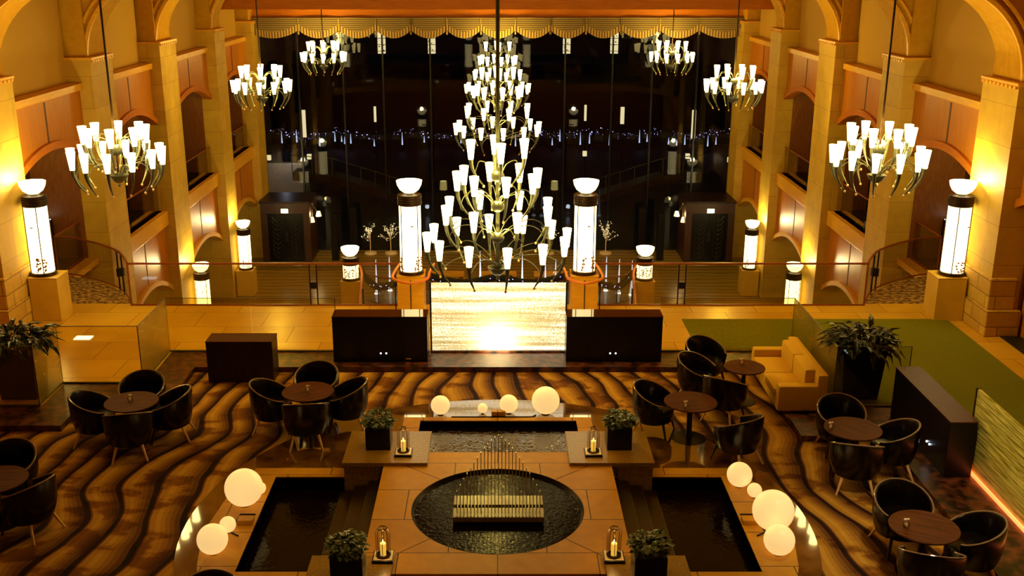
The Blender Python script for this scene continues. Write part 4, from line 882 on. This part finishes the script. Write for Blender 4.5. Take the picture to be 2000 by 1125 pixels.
for k, (px, p0, p1, w) in enumerate(((595, 215, 268, .2), (733, 208, 238, .12), (1143, 205, 236, .12), (1215, 209, 242, .2), (1353, 215, 270, .2), (509, 212, 245, .15))):  # lit panels added outside for bright strips reflected in the window
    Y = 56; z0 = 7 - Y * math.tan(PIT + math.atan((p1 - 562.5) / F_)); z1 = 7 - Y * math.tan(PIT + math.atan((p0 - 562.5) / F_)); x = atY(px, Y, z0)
    g = thing('reflection_strip', 'slim lit panel added outside for a reflected light strip, %s from left' % ['second', 'third', 'fourth', 'fifth', 'sixth', 'first'][k], 'light', (x, Y, LOW), 0, 'slim panels for reflected light strips')
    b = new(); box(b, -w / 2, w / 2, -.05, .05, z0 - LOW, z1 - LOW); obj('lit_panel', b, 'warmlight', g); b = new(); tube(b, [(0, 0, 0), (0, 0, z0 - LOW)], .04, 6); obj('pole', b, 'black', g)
for k, (px, py) in enumerate(((525, 308), (604, 306), (1142, 300), (1343, 305), (1425, 312))):
    Y = 52; z = 7 - Y * math.tan(PIT + math.atan((py - 562.5) / F_)); x = atY(px, Y, z)
    g = thing('garden_lantern', 'small cube lantern on a post outside, %s from left' % ['first', 'second', 'third', 'fourth', 'fifth'][k], 'lantern', (x, Y, LOW), 0, 'small cube garden lanterns')
    b = new(); box(b, -.1, .1, -.1, .1, z - LOW - .12, z - LOW + .12); obj('lantern', b, 'warmlight', g); b = new(); tube(b, [(0, 0, 0), (0, 0, z - LOW - .12)], .04, 6); obj('post', b, 'black', g)
for k, (px, py) in enumerate(((866, 362), (903, 362), (1083, 362))):  # shades added outside in place of lamps reflected in the glass
    Y = 47; z = 7 - Y * math.tan(PIT + math.atan((py - 562.5) / F_)); x = atY(px, Y, z)
    g = thing('reflection_lamp', 'dim yellow lamp shade added outside for its reflection, %s of the three' % ['left', 'middle', 'right'][k], 'lamp', (x, Y, LOW), 0, 'dim yellow lamps for reflections')
    b = new(); lathe(b, [(.15, z - LOW + .2), (.17, z - LOW - .2), (.16, z - LOW - .2), (.14, z - LOW + .2)], 16); obj('shade', b, 'dimlight', g, True); b = new()
    for q in (-.08, .08): tube(b, [(q * 2, 0, 0), (q, 0, z - LOW - .15)], .014, 5)
    obj('legs', b, 'chmetal', g)
rnd = random.Random(5)
ORD = ['first', 'second', 'third', 'fourth', 'fifth', 'sixth', 'seventh', 'eighth', 'ninth', 'tenth', 'eleventh', 'twelfth', 'thirteenth', 'fourteenth', 'fifteenth', 'sixteenth', 'seventeenth', 'eighteenth', 'nineteenth', 'twentieth', 'twenty first', 'twenty second', 'twenty third', 'twenty fourth', 'twenty fifth', 'twenty sixth']
xs = [549, 578, 594, 623, 653, 666, 672, 684, 730, 785, 828, 845, 900, 1007, 1079, 1094, 1134, 1152, 1191, 1250, 1265, 1307, 1323, 1339, 1384, 1400]
for k, px in enumerate(xs):
    Y = 68 + rnd.uniform(-1, 1); x = atY(px, Y, -3); hh = rnd.uniform(.35, .85)
    g = thing('cone_light', 'slim blue white cone of light in dark garden, %s from left' % ORD[k], 'light', (x, Y, LOW + 0.4), 0, 'slim blue white light cones')
    b = new(); lathe(b, [(.05, 0), (.035, hh * .4), (.008, hh)], 8); obj('cone', b, 'bluewhite', g, True); b = new(); lathe(b, [(.1, -.42), (.1, -.3), (.04, 0)], 8); obj('stake', b, 'black', g)
b = new()
for k in range(260):
    px = rnd.uniform(518, 1425); Y = 69.3; x = atY(px, Y, -3.6); z = -3.62 + .16 * sin(px * .05) + rnd.uniform(-.25, .22); sphere(b, (x, Y, z), .012 + .03 * rnd.random() ** 3, 5, 3)
o = tag(obj('fairy_lights', b, 'purple'), 'band of tiny violet and blue lights in garden hedges', 'fairy lights', kind='stuff')
b = new()
for k in range(60):
    u = k / 59; sphere(b, (-32 + 64 * u, 70.6, LOW + .35 + rnd.uniform(-.1, .1)), .9, 8, 6, (1.2, .5, .8))
tag(obj('hedge', b, 'leafdk'), 'long dark hedge across the garden carrying fairy lights', 'hedge')
b = new(); box(b, -14, -9.0, 47.8, 48.2, LOW, -1.7, .05); tag(obj('grey_patch_wall', b, 'white'), 'pale low wall added outside for the grey patch above left entrance', 'wall')  # low wall added to show a grey lit patch outside
lamp('garden_spot', 'POINT', (-9.6, 46.8, -1.4), 12, (.8, .85, 1), .1)
# back wall and near side walls closing the hall behind the camera
b = new(); box(b, -13.5, 13.5, -2.2, -2, 0, 9); struct('wall_back', b, 'wood')
b = new(); box(b, -13.6, -13.5, -2, 43, 4, 9); struct('wall_high_left', b, 'khaki')
b = new(); box(b, 13.5, 13.6, -2, 43, 4, 9); struct('wall_high_right', b, 'khaki')
